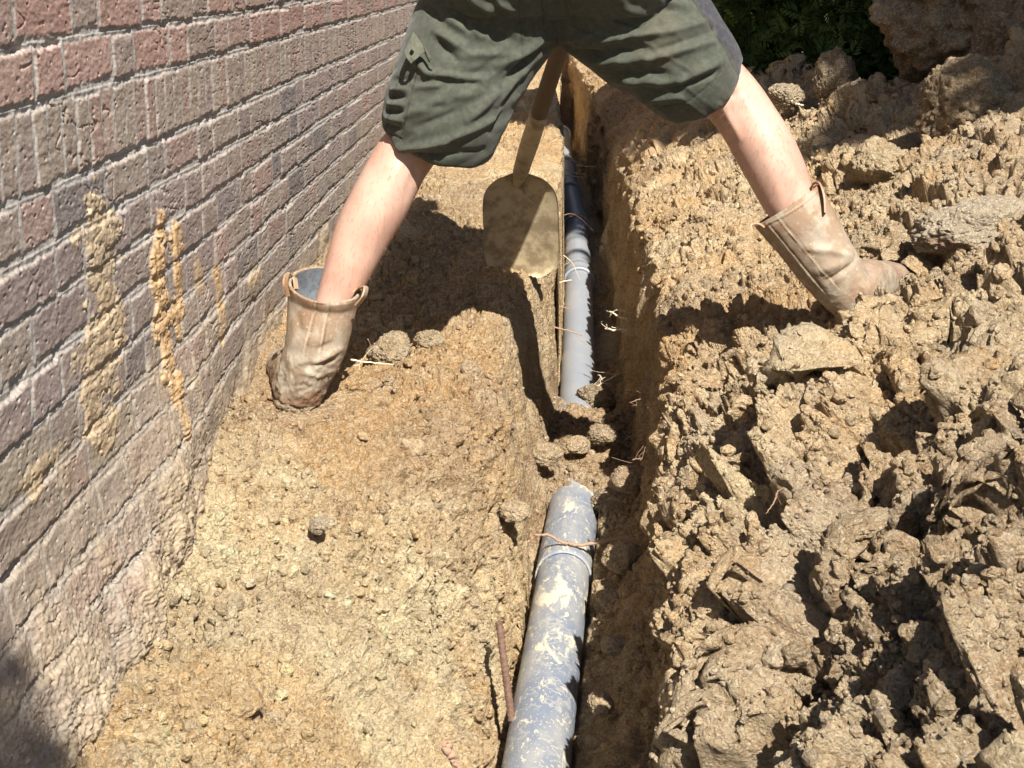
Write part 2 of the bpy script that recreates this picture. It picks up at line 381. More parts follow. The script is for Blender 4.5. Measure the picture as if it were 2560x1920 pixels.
# ------------------------------------------------------------------ the dug ground: a cross section swept along the trench
ST = [ # Y, then 17 (x, z) pairs
 (0.6, [(-.68,.36),(-.5,.33),(-.34,.28),(-.2,.16),(-.14,.07),(-.11,.02),(-.02,.02),(.06,.05),(.15,.12),(.14,.25),(.12,.36),(.26,.52),(.5,.62),(.9,.8),(1.5,.95),(2.5,.9),(4.2,.62)]),
 (1.5, [(-.68,.36),(-.52,.33),(-.36,.27),(-.22,.15),(-.15,.07),(-.12,.02),(-.02,.02),(.06,.08),(.155,.17),(.185,.24),(.17,.31),(.28,.47),(.5,.66),(.9,.85),(1.5,1.0),(2.5,.95),(4.2,.62)]),
 (1.9, [(-.68,.38),(-.54,.36),(-.36,.27),(-.22,.14),(-.15,.06),(-.12,.02),(0,.02),(.07,.08),(.16,.18),(.19,.25),(.18,.32),(.30,.48),(.52,.68),(.9,.86),(1.5,1.0),(2.5,.95),(4.2,.62)]),
 (2.3, [(-.68,.43),(-.54,.41),(-.36,.33),(-.22,.20),(-.14,.09),(-.10,.02),(0,.02),(.08,.08),(.165,.18),(.20,.26),(.19,.34),(.32,.51),(.55,.69),(.9,.85),(1.5,1.0),(2.5,1.0),(4.2,.62)]),
 (2.6, [(-.68,.48),(-.54,.46),(-.36,.41),(-.20,.33),(-.12,.18),(-.08,.03),(0,.02),(.09,.08),(.17,.18),(.205,.27),(.195,.36),(.34,.53),(.56,.65),(.9,.80),(1.5,1.0),(2.5,1.05),(4.2,.62)]),
 (2.85,[(-.68,.50),(-.54,.465),(-.34,.47),(-.105,.475),(-.075,.25),(-.06,.04),(0,.02),(.10,.08),(.18,.16),(.21,.28),(.215,.41),(.37,.55),(.57,.645),(.9,.75),(1.5,1.0),(2.5,1.1),(4.2,.62)]),
 (3.2, [(-.68,.54),(-.54,.49),(-.36,.49),(-.135,.49),(-.095,.27),(-.06,.05),(.0,.03),(.11,.09),(.18,.15),(.22,.30),(.24,.47),(.40,.58),(.62,.65),(.9,.74),(1.5,1.05),(2.5,1.2),(4.2,.62)]),
 (3.55,[(-.68,.55),(-.54,.50),(-.36,.50),(-.125,.50),(-.07,.28),(-.02,.12),(.02,.14),(.12,.14),(.19,.12),(.225,.34),(.255,.545),(.43,.60),(.68,.70),(.98,.84),(1.5,1.1),(2.5,1.3),(4.2,.62)]),
 (3.9, [(-.68,.57),(-.54,.51),(-.36,.51),(-.085,.51),(-.05,.30),(-.01,.14),(.03,.16),(.13,.16),(.19,.14),(.225,.35),(.26,.55),(.44,.61),(.70,.70),(1.0,.86),(1.45,1.15),(2.5,1.35),(4.2,.62)]),
 (4.15,[(-.68,.59),(-.54,.53),(-.36,.53),(-.055,.53),(-.03,.30),(.0,.08),(.04,.08),(.13,.09),(.195,.08),(.225,.35),(.262,.55),(.45,.62),(.72,.72),(1.03,.88),(1.45,1.16),(2.5,1.35),(4.2,.62)]),
 (4.35,[(-.68,.60),(-.54,.54),(-.36,.54),(-.035,.54),(-.01,.30),(.005,.03),(.04,.0),(.13,.0),(.20,.03),(.23,.35),(.262,.555),(.46,.63),(.73,.74),(1.05,.90),(1.42,1.16),(2.5,1.35),(4.2,.62)]),
 (4.9, [(-.68,.63),(-.54,.56),(-.36,.56),(-.005,.565),(.008,.30),(.012,.03),(.05,.0),(.14,.0),(.205,.03),(.235,.35),(.262,.565),(.47,.67),(.75,.80),(1.08,.92),(1.45,1.15),(2.5,1.35),(4.2,.62)]),
 (5.7, [(-.68,.67),(-.54,.60),(-.34,.60),(.0,.60),(.014,.32),(.02,.05),(.05,.02),(.15,.02),(.205,.05),(.245,.35),(.275,.555),(.46,.72),(.72,.82),(1.08,.83),(1.5,.88),(2.5,1.1),(4.2,.62)]),
 (7.5, [(-.68,.68),(-.54,.64),(-.34,.63),(-.003,.63),(.012,.34),(.02,.11),(.05,.08),(.15,.08),(.19,.11),(.22,.36),(.245,.585),(.42,.74),(.75,.79),(1.1,.80),(1.5,.80),(2.5,.86),(4.2,.62)]),
 (11., [(-.68,.68),(-.54,.66),(-.34,.66),(-.01,.66),(.0,.36),(.004,.15),(.03,.12),(.09,.12),(.12,.15),(.11,.38),(.09,.68),(.36,.73),(.7,.74),(1.1,.72),(1.5,.72),(2.5,.70),(4.2,.62)]),
 (16., [(-.68,.66),(-.54,.66),(-.34,.66),(-.01,.66),(.0,.60),(.004,.58),(.03,.58),(.07,.58),(.10,.60),(.10,.62),(.12,.68),(.36,.70),(.7,.68),(1.1,.66),(1.5,.64),(2.5,.62),(4.2,.60)])]
NSEG = [70, 75, 100, 75, 40, 30, 30, 30, 60, 60, 110, 120, 120, 75, 60, 30]
# dents and humps: (px, py, height on the ground, radius x, radius y, amount)
HUMPS = [(590,1310,.26,.09,.07,.028),(560,1420,.25,.07,.06,.02),(705,1590,.28,.045,.022,-.075),(545,1500,.3,.06,.018,-.035),(740,1440,.27,.05,.016,-.03),(600,1340,.30,.05,.014,-.03),(860,1010,.42,.05,.02,-.02),(920,1330,.22,.012,.10,-.03),(1010,1140,.28,.010,.07,-.03),(450,1260,.38,.03,.03,-.05),(690,1000,.44,.06,.05,-.012),(1040,900,.46,.05,.04,-.02),(420,1350,.36,.02,.06,-.04),(480,1510,.3,.05,.04,-.02),(620,1390,.25,.07,.03,-.018),
 (900,1180,.33,.06,.05,.015),(1050,1220,.15,.04,.03,-.02),(620,1130,.42,.05,.04,-.012),(840,960,.47,.06,.12,.012),
 (1600,1150,.6,.05,.05,.05),(1780,1200,.62,.06,.05,.06),(1580,1330,.55,.04,.10,-.13),(1660,1300,.58,.05,.06,.06),(1640,1480,.56,.04,.06,-.10),(1720,1430,.6,.04,.05,-.09),
 (1900,1000,.66,.05,.05,-.07),(2000,1120,.7,.07,.05,.06),(2090,1000,.74,.05,.06,-.10),(2110,880,.74,.06,.06,.07),(1830,850,.64,.06,.05,.05),(1950,800,.68,.06,.06,.05),
 (1560,1000,.56,.05,.04,.05),(1700,850,.60,.05,.05,-.05),(2150,1400,.76,.07,.06,.06),(1950,1560,.7,.05,.04,.05),(2080,1500,.74,.05,.04,-.07),(1850,1450,.66,.05,.05,-.05),(1500,880,.6,.04,.05,.04),
 (1480,1150,.5,.03,.05,.03),(1470,1350,.5,.03,.05,.03),(2140,700,.8,.07,.08,-.08),(1560,480,.64,.06,.15,.02),(1800,430,.68,.08,.12,-.05),(1880,330,.74,.1,.15,.07),(1760,260,.74,.12,.2,.06),
 (1530,310,.66,.08,.2,.03),(1700,210,.8,.12,.2,.06),(1830,300,.8,.06,.1,-.07),(2000,430,.85,.1,.12,-.12),(900,500,.55,.08,.2,.035),(960,420,.57,.07,.2,.025),(800,520,.53,.07,.15,.03),(1000,640,.5,.05,.1,.03)]
def profile_at(yv):
    """17 control points for every row"""
    Yc = np.array([s[0] for s in ST]); P = np.array([s[1] for s in ST], float)
    out = np.empty((len(yv), 17, 2))
    t = np.interp(yv, Yc, np.arange(len(Yc)))
    i = np.minimum(t.astype(int), len(Yc) - 2); f = (t - i); f = (f * f * (3 - 2 * f))[:, None, None] * .5 + f[:, None, None] * .5
    return P[i] * (1 - f) + P[i + 1] * f
def build_ground():
    ys = [.6]
    while ys[-1] < 16: ys.append(ys[-1] + (.006 if ys[-1] < 1.3 else max(.0017, .00050 * ys[-1] ** 2)))
    ys = np.array(ys); nr = len(ys)
    CP = profile_at(ys)
    # ragged edges: every control point wanders along the trench
    for k in range(1, 16):
        a = .020 if k in (3, 4) else .012 if k in (5, 8) else .032 if k in (9, 10) else .012
        CP[:, k, 0] += a * fbm2(ys * 4.5, np.full(nr, k * 3.7), 200 + k, 4, .6)
        CP[:, k, 1] += a * .6 * fbm2(ys * 3.5, np.full(nr, k * 5.1), 300 + k, 3)
    segs = []
    for k, ns in enumerate(NSEG):
        t = np.linspace(0, 1, ns, endpoint=(k == len(NSEG) - 1)); ft = t[None, :, None]
        p0 = CP[:, max(k - 1, 0)][:, None]; p1 = CP[:, k][:, None]; p2 = CP[:, k + 1][:, None]; p3 = CP[:, min(k + 2, 16)][:, None]
        cub = .5 * ((2 * p1) + (-p0 + p2) * ft + (2 * p0 - 5 * p1 + 4 * p2 - p3) * ft ** 2 + (-p0 + 3 * p1 - 3 * p2 + p3) * ft ** 3)
        lin = p1 * (1 - ft) + p2 * ft
        segs.append(cub * .45 + lin * .55)
    XZ = np.concatenate(segs, 1); nc = XZ.shape[1]
    X = XZ[..., 0]; Z = XZ[..., 1]; Y = np.repeat(ys[:, None], nc, 1)
    step = np.sqrt(np.diff(X, axis=1) ** 2 + np.diff(Z, axis=1) ** 2)
    S = np.concatenate([np.zeros((nr, 1)), np.cumsum(step, 1)], 1)
    mid = sum(NSEG[:6]); S = S - S[:, mid:mid + 1]
    # normals
    def normals(X, Y, Z):
        P = np.stack([X, Y, Z], -1)
        du = np.gradient(P, axis=1); dv = np.gradient(P, axis=0)
        n = np.cross(du, dv); return n / (np.linalg.norm(n, axis=-1, keepdims=True) + 1e-12)
    for (px, py, zz, rx, ry, am) in HUMPS:
        c = at(px, py, z=zz)
        q = ((X - c[0]) / rx) ** 2 + ((Y - c[1]) / ry) ** 2 + ((Z - zz) / .25) ** 2
        q = q * (1 + .7 * fbm2(X * 20, Y * 20, int(px), 3))
        am = am * (1.45 if am < 0 and px > 1450 else 1.0)
        Z = Z + am * np.exp(-np.maximum(q, 0) ** 1.3)
    nrm = normals(X, Y, Z)
    colidx = np.arange(nc)[None] * np.ones((nr, 1))
    b = np.cumsum([0] + NSEG)
    wallL = sst(b[3] - 6, b[3] + 6, colidx) * sst(b[5] + 10, b[5] - 6, colidx) * sst(2.7, 3.0, Y) * 1.0
    wallR = sst(b[8] - 10, b[8] + 6, colidx) * sst(b[10] + 5, b[10] - 12, colidx)
    face = np.maximum(wallL, wallR * sst(2.2, 3.6, Y))            # spade-cut faces: smoother, striated
    heap = sst(b[10] - 5, b[10] + 60, colidx) * sst(7.5, 5.5, Y)
    heap = heap * (.45 + .55 * np.maximum(sst(3.2, 2.6, Y), sst(.45, .8, X)))
    ledge = sst(b[4] + 10, b[3] - 5, colidx)
    rough = .55 + .45 * fbm2(X * 4, Y * 3, 401, 3)
    packed = ledge * sst(1.6, 2.0, Y) * sst(3.3, 2.6, Y) * sst(-.62, -.45, X)      # trodden smooth block
    am = (1 - .8 * face) * (1 - .20 * packed)
    wx = S + .03 * fbm2(S * 18, Y * 18, 410, 3); wy = Y + .03 * fbm2(S * 18 + 40, Y * 18, 411, 3)
    disp = .034 * heap * fbm2(S * 5, Y * 5, 420, 5, .6) + (.024 + .012 * ledge) * (1 - heap) * fbm2(S * 7, Y * 6, 421, 6, .62) * (1 - .5 * face)
    cols = 0
    for (fr, a, sd, bias) in ((3.4, .120, 490, -.1), (6.5, .078, 500, 0), (13., .032, 510, .1), (30., .0120, 520, -.1), (72., .0062, 530, -.2), (150., .0030, 570, -.3)):
        wf = .24 if fr < 20 else .42; jx = wx + (wf / fr) * fbm2(S * fr * .9, Y * fr * .9, sd + 5, 3); jy = wy + (wf / fr) * fbm2(S * fr * .9 + 9, Y * fr * .9, sd + 6, 3)
        d1, d2, cid, tilt = worley(jx * fr, jy * fr, sd, True)
        crack = sst(.0, .20 if fr < 20 else .14, d2 - d1)
        dome = 1 - (.2 if fr < 20 else .5) * d1 ** 2
        msk = sst(-.35, .35, fbm2(S * fr * .22, Y * fr * .22, sd + 3, 3) + .35 * (heap * .9 + .3) - bias)
        h = ((.2 + .6 * cid + .95 * tilt * cid) * dome * (.35 + .65 * crack) + (.42 if fr > 10 else .25) * crack - .5) * a * msk
        g = am * (.62 + .45 * heap + .35 * ledge * sst(3.4, 2.9, Y))
        if fr < 10: g = am * (heap * .95 + ((.12 + .16 * ledge) if fr > 5 else .03))
        if fr > 20: g = (1 - .7 * face) * (1.0 + .2 * heap) * (1 - .15 * packed)
        if fr > 20: g = g * (1 + .45 * ledge + 1.2 * ledge * sst(-.1, .4, fbm2(S * 2.6 + 5, Y * 2.6, 451, 3)))
        if fr > 60: g = g * sst(4.2, 2.6, Y)
        if fr > 100: g = g * sst(2.9, 1.9, Y)
        if fr < 20: g = g * (1 - .42 * sst(2.7, 3.7, Y))
        disp = disp + h * g
        cols = cols + (cid - .5) * msk * (.55 if fr < 20 else .4) * (1.0 if fr > 5 else .5) 
    # gaps between the lumps of the heap, holes in the ledge
    gap = np.abs(fbm2(S * 3.6 + 3, Y * 3.6, 431, 4, .55)); disp = disp - .075 * heap * sst(.075, .0, gap) * sst(-.1, .3, fbm2(S * 2, Y * 2, 433, 2))
    d1, d2, cid = worley(wx * 8.5, wy * 8.5, 441); hole = sst(.24, .10, d1 + .10 * fbm2(S * 60, Y * 60, 443, 2)) * (cid > .60)
    disp = disp - (.030 + .02 * heap) * hole * (1 - face); pass
    d1, d2, cid = worley(wx * 24, wy * 24, 461); pit = sst(.26, .10, d1 + .12 * fbm2(S * 90, Y * 90, 463, 2)) * (cid > .5) * sst(-.1, .25, fbm2(S * 4, Y * 4, 465, 2)) * sst(4.5, 3, Y)
    disp = disp - .021 * pit * (1 - face)
    crk = np.abs(fbm2(S * 7 + 8, Y * 7, 445, 4, .55)); ck = sst(.022, .0, crk) * sst(.05, .3, fbm2(S * 3, Y * 3, 447, 2)) * (1 - heap) * (1 - face)
    disp = disp - .020 * ck; pass
    disp = disp + .0030 * am * fbm2(S * 140, Y * 140, 540, 3, .65) * sst(3.0, 2.0, Y)
    # cut faces: vertical striations left by the spade, crumbling lips
    stri = fbm2(Y * 42, Z * 4 + 3, 550, 4, .6)
    w1_, w2_, wc_, wt_ = worley(Y * 7 + .3 * fbm2(Y * 9, Z * 9, 553, 2), Z * 8, 555, True)
    disp = disp + face * (.009 * stri + .016 * fbm2(Y * 6, Z * 5, 551, 4) + .030 * (wc_ - .5 + wt_ * .6) * sst(0, .12, w2_ - w1_) * (.45 + .55 * wallR))
    lip = np.exp(-((colidx - b[10]) / 16.) ** 2)
    d1, d2, cid = worley(Y * 16, S * 16, 560); disp = disp + lip * .030 * (.5 - d1) * sst(7, 4, Y)
    for bx0, by0, rr0 in ((.62, 2.98, .17), (.57, 2.80, .12), (-.52, 2.95, .15)):
        disp = disp * (1 - .9 * np.exp(-(((X - bx0) / rr0) ** 2 + ((Y - by0) / (rr0 * 1.2)) ** 2) ** 1.5))
    X = X + nrm[..., 0] * disp; Yd = Y + nrm[..., 1] * disp * .8; Z = Z + nrm[..., 2] * disp
    # keep the ground under the pipes
    px, pz = pipe_axis(Yd)
    inp = (np.abs(X - px) < .062) & ((Yd < 3.42) | (Yd > 4.1)) & (Yd < 10.6)
    lim = pz - np.sqrt(np.maximum(0, .063 ** 2 - (X - px) ** 2))
    Z = np.where(inp, np.minimum(Z, np.maximum(lim, pz - .062)), Z)
    # ---- colours
    big = fbm2(X * 2.2, Yd * 1.6, 600, 4); md = fbm2(S * 9, Y * 9, 610, 4)
    tan = np.array([.66, .455, .235]); cream = np.array([.86, .71, .43]); ochre = np.array([.66, .385, .145]); brown = np.array([.30, .175, .085]); grey = np.array([.56, .45, .31])
    c = np.broadcast_to(tan, X.shape + (3,)).copy()
    def mixc(c, t, k): k = np.clip(k, 0, 1)[..., None]; return c * (1 - k) + t * k
    c = mixc(c, cream, ledge * sst(2.85, 2.5, Y + .3 * big) * (.85 + .3 * md))
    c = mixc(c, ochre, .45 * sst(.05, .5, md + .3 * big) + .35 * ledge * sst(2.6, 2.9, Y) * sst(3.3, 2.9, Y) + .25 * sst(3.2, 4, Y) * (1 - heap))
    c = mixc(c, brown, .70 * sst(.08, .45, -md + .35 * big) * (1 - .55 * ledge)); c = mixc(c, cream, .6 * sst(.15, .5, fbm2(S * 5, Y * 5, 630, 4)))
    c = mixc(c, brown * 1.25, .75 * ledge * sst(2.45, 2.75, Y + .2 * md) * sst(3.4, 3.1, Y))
    c = mixc(c, brown, .65 * sst(.12, .42, fbm2(X * 3.1 + 8, Yd * 2.6, 640, 4)) * (1 - .5 * ledge)); c = mixc(c, ochre, .6 * sst(.1, .4, fbm2(X * 2.7 + 2, Yd * 2.2, 641, 4)))
    c = mixc(c, grey, heap * (.30 + .4 * sst(0, .4, fbm2(X * 6, Yd * 6, 620, 3))))
    c = mixc(c, np.array([.56, .39, .21]), face * .6); c = mixc(c, np.array([.62, .46, .25]), face * sst(.1, .5, stri) * .5)
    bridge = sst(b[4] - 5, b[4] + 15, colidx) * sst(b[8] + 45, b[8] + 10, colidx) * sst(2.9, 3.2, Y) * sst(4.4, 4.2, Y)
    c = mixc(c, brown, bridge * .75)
    moist_shade = ledge * sst(3.3, 3.7, Y) * sst(5.4, 4.9, Y) * sst(-.12, -.25, X + .05 * md) * sst(-.45, .0, big + md * .4 + .35)
    c = mixc(c, np.array([.20, .135, .08]), moist_shade * .45)  # damp soil tone and the person's ground shade painted together
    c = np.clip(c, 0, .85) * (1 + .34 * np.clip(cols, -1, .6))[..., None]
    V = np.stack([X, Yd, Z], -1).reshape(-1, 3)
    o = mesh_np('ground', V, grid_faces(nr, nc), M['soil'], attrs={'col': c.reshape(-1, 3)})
    tag(o, 'dug clay ground with a narrow trench, a trodden ledge and a heap of spoil', 'ground', kind='structure')
    return X, Yd, Z, normals(X, Yd, Z), c, heap, face, packed
def pipe_axis(y):
    x = np.interp(y, [1.2, 2.263, 2.975, 3.433, 4.316, 5.0, 6.0, 7.15, 8.4, 10.5], [-.084, -.024, .016, .043, .062, .072, .085, .086, .048, .012])
    z = np.interp(y, [1.2, 2.2, 3.4, 4.3, 6.0, 7.15, 8.4, 10], [.078, .070, .064, .060, .085, .13, .16, .18])
    return x, z
GX, GY, GZ, GN, GC, GHEAP, GFACE, GPACK = build_ground()
def ground_z(x, y):
    r = int(np.argmin(np.abs(GY[:, 200] - y))); row = slice(max(r - 1, 0), r + 2)
    j = np.argmin(np.abs(GX[row] - x) + 0 * GZ[row], axis=1)
    k = int(np.argmin(np.abs(GX[r] - x))); return float(GZ[r, k])

# surrounding land
def soil_plain():
    V = []; Fq = []
    def quad(x0, x1, y0, y1, z):
        n = len(V); V.extend([(x0, y0, z), (x1, y0, z), (x1, y1, z), (x0, y1, z)]); Fq.append([n, n + 1, n + 2, n + 3])
    quad(4.15, 200, -200, 200, .60); quad(-200, WX - .2, -200, 200, .60); quad(WX - .2, 4.15, 15.95, 200, .585); quad(WX - .2, 4.15, -200, .62, .55)
    m, nt, b = mat('grass_ground'); n = N(nt); o = n.obj()
    n.put(b.inputs['Base Color'], n.mix(n.ramp(n.noise(o, 1.5, 5), .4, .6), (.10, .13, .04), (.25, .18, .09))); b.inputs['Roughness'].default_value = .95
    tag(mesh_py('land', V, Fq, m, smooth=False), 'grassy land around the dug strip', 'land', kind='structure')
soil_plain()


# ------------------------------------------------------------------ crumbs of soil lying loose on it (nobody could count them)
def ico(sub, rnd):
    import bmesh
    bm = bmesh.new(); bmesh.ops.create_icosphere(bm, subdivisions=sub, radius=1)
    v = np.array([p.co[:] for p in bm.verts]); f = np.array([[q.index for q in p.verts] for p in bm.faces]); bm.free()
    o = rnd.rand(3) * 50
    r = 1 + .62 * fbm3(v[:, 0] * 1.4 + o[0], v[:, 1] * 1.4 + o[1], v[:, 2] * 1.4 + o[2], 3, 3, .6)
    v = v * r[:, None] * np.array([1, .75 + .35 * rnd.rand(), .6 + .3 * rnd.rand()])
    return v, f
def crumbs():
    rs = np.random.RandomState(3)
    x = GX.ravel(); y = GY.ravel(); z = GZ.ravel(); nz = GN[..., 2].ravel(); nn = GN.reshape(-1, 3); cc = GC.reshape(-1, 3)
    heap = GHEAP.ravel(); pk = GPACK.ravel(); fc = GFACE.ravel()
    dense = fbm2(x * 5, y * 5, 700, 3)
    px, pz = pipe_axis(y)
    ok = (nz > .1) & (y > 1.2) & (y < 8.5) & (x > -.62) & (x < 2.2) & ~((np.abs(x - px) < .075) & (z < .13) & ((y < 3.4) | (y > 4.3)))
    band = sst(.0, .3, fbm2(x * 3 + 4, y * 3, 710, 3) + .25) * (y > 1.5) * (y < 2.85) * (x < -.10)
    bridge = (y > 3.3) & (y < 4.4) & (x > -.08) & (x < .2) & (z < .3)
    wgt = ok * (.12 + 1.3 * band + 1.6 * bridge + .9 * sst(-.15, .4, dense) + .9 * heap) * (1 - .5 * pk) * (1 - .8 * fc) / (.25 + .12 * y)
    wgt = wgt * sst(7.5, 5.0, y) + ok * .03
    wgt /= wgt.sum(); cum = np.cumsum(wgt)
    VV, FF, CC, off = [], [], [], 0
    for sub, cnt, r0, r1, nv in ((1, 90000, .0016, .0048, 8), (2, 12000, .0048, .013, 8), (3, 380, .012, .028, 10)):
        for k in range(nv):
            v, f = ico(sub, rs); m = cnt // nv
            idx = np.searchsorted(cum, rs.rand(m)); idx = np.minimum(idx, len(x) - 1)
            r = r0 * (r1 / r0) ** (rs.rand(m) ** 1.6)
            if sub == 3: 
                keep = (heap[idx] > .3) | (rs.rand(m) < .35); idx = idx[keep]; r = r[keep]; m = len(r)
            q = rs.randn(m, 4); q /= np.linalg.norm(q, axis=1)[:, None]
            a, b, c, d = q.T
            R = np.stack([1 - 2 * (c * c + d * d), 2 * (b * c - d * a), 2 * (b * d + c * a), 2 * (b * c + d * a), 1 - 2 * (b * b + d * d), 2 * (c * d - b * a),
                          2 * (b * d - c * a), 2 * (c * d + b * a), 1 - 2 * (b * b + c * c)], -1).reshape(-1, 3, 3)
            P = np.einsum('mij,vj->mvi', R, v) * r[:, None, None]
            base = np.stack([x[idx], y[idx], z[idx]], -1) + nn[idx] * (r * .25)[:, None]
            P = P + base[:, None]
            VV.append(P.reshape(-1, 3)); FF.append((f[None] + (np.arange(m) * len(v))[:, None, None] + off).reshape(-1, 3)); off += m * len(v)
            col = cc[idx] * (.62 + .75 * rs.rand(m))[:, None] + (rs.rand(m) < .12)[:, None] * np.array([.08, .09, .09])
            CC.append(np.repeat(col, len(v), 0))
    o = mesh_np('loose_soil', np.concatenate(VV), np.concatenate(FF), M['soil'], attrs={'col': np.clip(np.concatenate(CC), 0, .9)}, smooth=False)
    tag(o, 'loose crumbs and small lumps of clay scattered over the dug ground', 'soil', kind='stuff')
crumbs()

# ------------------------------------------------------------------ single clods one can point to
def clod(px, py, zz, r, label, squash=(1, 1, .8), tone=(.43, .33, .21), seed=1, sub=6, rough=1., grp=None, Y=None, sink=.25, name='soil_clod', cat='clod'):
    import bmesh
    c = at(px, py, z=zz) if Y is None else at(px, py, Y=Y)
    bm = bmesh.new(); bmesh.ops.create_icosphere(bm, subdivisions=sub, radius=1)
    v = np.array([p.co[:] for p in bm.verts]); f = np.array([[q.index for q in p.verts] for p in bm.faces]); bm.free()
    o = seed * 13.7
    x, y, z = v.T
    r1 = 1 + .38 * fbm3(x * .9 + o, y * .9, z * .9, 5, 3, .55)
    # broken flat faces
    rs = np.random.RandomState(seed)
    for k in range(7):
        n = rs.randn(3); n /= np.linalg.norm(n); d = v @ n; cut = .62 + .25 * rs.rand()
        r1 = np.where(d * r1 > cut, cut / np.maximum(d, .2) * .6 + r1 * .4, r1)
    r2 = .17 * rough * fbm3(x * 3.2 + o, y * 3.2, z * 3.2, 6, 5, .65) + .10 * rough * (np.abs(fbm3(x * 5 + o, y * 5, z * 5, 7, 4, .6)) - .2)
    n3 = fbm3(x * 10 + o, y * 10, z * 10, 8, 3, .7); r2 = r2 + .07 * rough * np.where(n3 < -.15, n3 * 2.2, n3)
    P = v * (r1 + r2)[:, None] * np.array(squash) * r
    a = rs.rand() * 6.28; ca, sa = math.cos(a), math.sin(a)
    P = P @ np.array([[ca, sa, 0], [-sa, ca, 0], [0, 0, 1.]])
    g = .5 + .5 * fbm3(x * 2.5 + o, y * 2.5, z * 2.5, 12, 4)
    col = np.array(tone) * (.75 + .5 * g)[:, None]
    gm = sst(.55, .75, .5 + .5 * fbm3(x * 3 + o, y * 3 + 5, z * 3, 15, 3))[:, None] * .5
    col = col * (1 - gm) + np.array([.42, .37, .30]) * gm
    if 'red' in label:
        k = sst(.3, .8, fbm3(x * 2.2 + o, y * 2.2, z * 2.2 + 4, 19, 3) + .5 * (z < -.1))[:, None] * .6
        col = col * (1 - k) + np.array([.52, .25, .17]) * k
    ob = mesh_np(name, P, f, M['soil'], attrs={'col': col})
    ob.location = (c[0], c[1], c[2] + r * squash[2] * (.5 - sink))
    return tag(ob, label, cat, grp)
clod(2085, 270, .88, .155, 'big rounded brown clay lump with a crumbly top, below the highest heap mass', (1, .9, .9), (.36, .25, .14), 3, Y=4.05)
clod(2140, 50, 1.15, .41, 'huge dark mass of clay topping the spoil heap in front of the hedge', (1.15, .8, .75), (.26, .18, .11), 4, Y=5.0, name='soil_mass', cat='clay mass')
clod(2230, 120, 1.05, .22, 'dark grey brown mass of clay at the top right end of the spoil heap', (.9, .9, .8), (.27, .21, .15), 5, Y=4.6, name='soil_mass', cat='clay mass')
clod(2120, 515, .72, .105, 'pale crumbly clod with a reddish underside, right of the boot on the spoil heap', (1.35, .8, .6), (.50, .42, .31), 8, Y=3.2)
clod(845, 775, .50, .045, 'rounded brown clod on the ledge just right of the boot near the wall', (1.2, 1, .9), (.42, .31, .18), 9)
clod(930, 745, .50, .030, 'smaller knobbly clod on the ledge between the rounded clod and the trench edge', (1.2, 1, 1), (.46, .34, .19), 10)
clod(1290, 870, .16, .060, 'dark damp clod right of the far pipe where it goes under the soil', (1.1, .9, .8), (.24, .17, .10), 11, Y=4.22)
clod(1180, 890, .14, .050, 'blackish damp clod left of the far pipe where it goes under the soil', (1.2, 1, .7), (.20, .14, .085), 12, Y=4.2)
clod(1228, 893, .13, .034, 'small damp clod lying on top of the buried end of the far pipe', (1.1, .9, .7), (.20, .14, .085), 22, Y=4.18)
clod(1330, 1090, .15, .060, 'flat slab like clod right of the end of the near pipe', (1.1, 1.3, .55), (.38, .28, .17), 13, Y=3.36)
clod(1325, 1015, .20, .045, 'cracked brown clod on the soil bridge beyond the near pipe', (1.4, 1, .6), (.37, .27, .16), 14, Y=3.6)
clod(1560, 190, .86, .05, 'peaked grey brown clod standing between the right leg and the hedge', (1, 1, 1.2), (.38, .29, .19), 15, Y=5.3)
clod(1800, 190, .90, .08, 'pointed half sunlit clod in front of the foot of the hedge', (.9, .8, 1.15), (.40, .30, .19), 16, Y=5.0)
clod(1700, 215, .84, .055, 'low grey clod beside the pointed clod near the foot of the hedge', (1.2, 1, .8), (.35, .27, .18), 17, Y=5.05)
clod(1900, 370, .80, .075, 'knobbly ochre clod left of the big rounded lump on the slope of the heap', (1.1, 1, .8), (.50, .37, .21), 18, Y=4.0)
clod(2165, 700, .80, .10, 'broad flat topped clod at the right edge below the clod with the reddish underside', (1.3, 1, .6), (.44, .35, .24), 19, Y=2.75)
clod(2190, 1000, .76, .075, 'round grey clod at the right edge halfway down the heap', (1.2, 1, .8), (.40, .33, .25), 20, Y=2.05)
clod(1900, 950, .70, .060, 'grey clod above a deep hollow in the middle of the near heap', (1.2, 1, .7), (.42, .36, .27), 21, Y=2.3)
clod(570, 1430, .30, .022, 'small rounded clod low on the ledge in the near left ground', (1.3, 1, .8), (.44, .36, .24), 24)
clod(690, 1140, .40, .016, 'pebble sized clod lying alone on the pale sloping ledge', (1.2, 1, .9), (.55, .45, .32), 25)
clod(610, 1375, .32, .030, 'tan oval clod half sunk in the pebbly hollow of the near ledge', (1.5, 1, .6), (.50, .36, .22), 26, sink=.5)

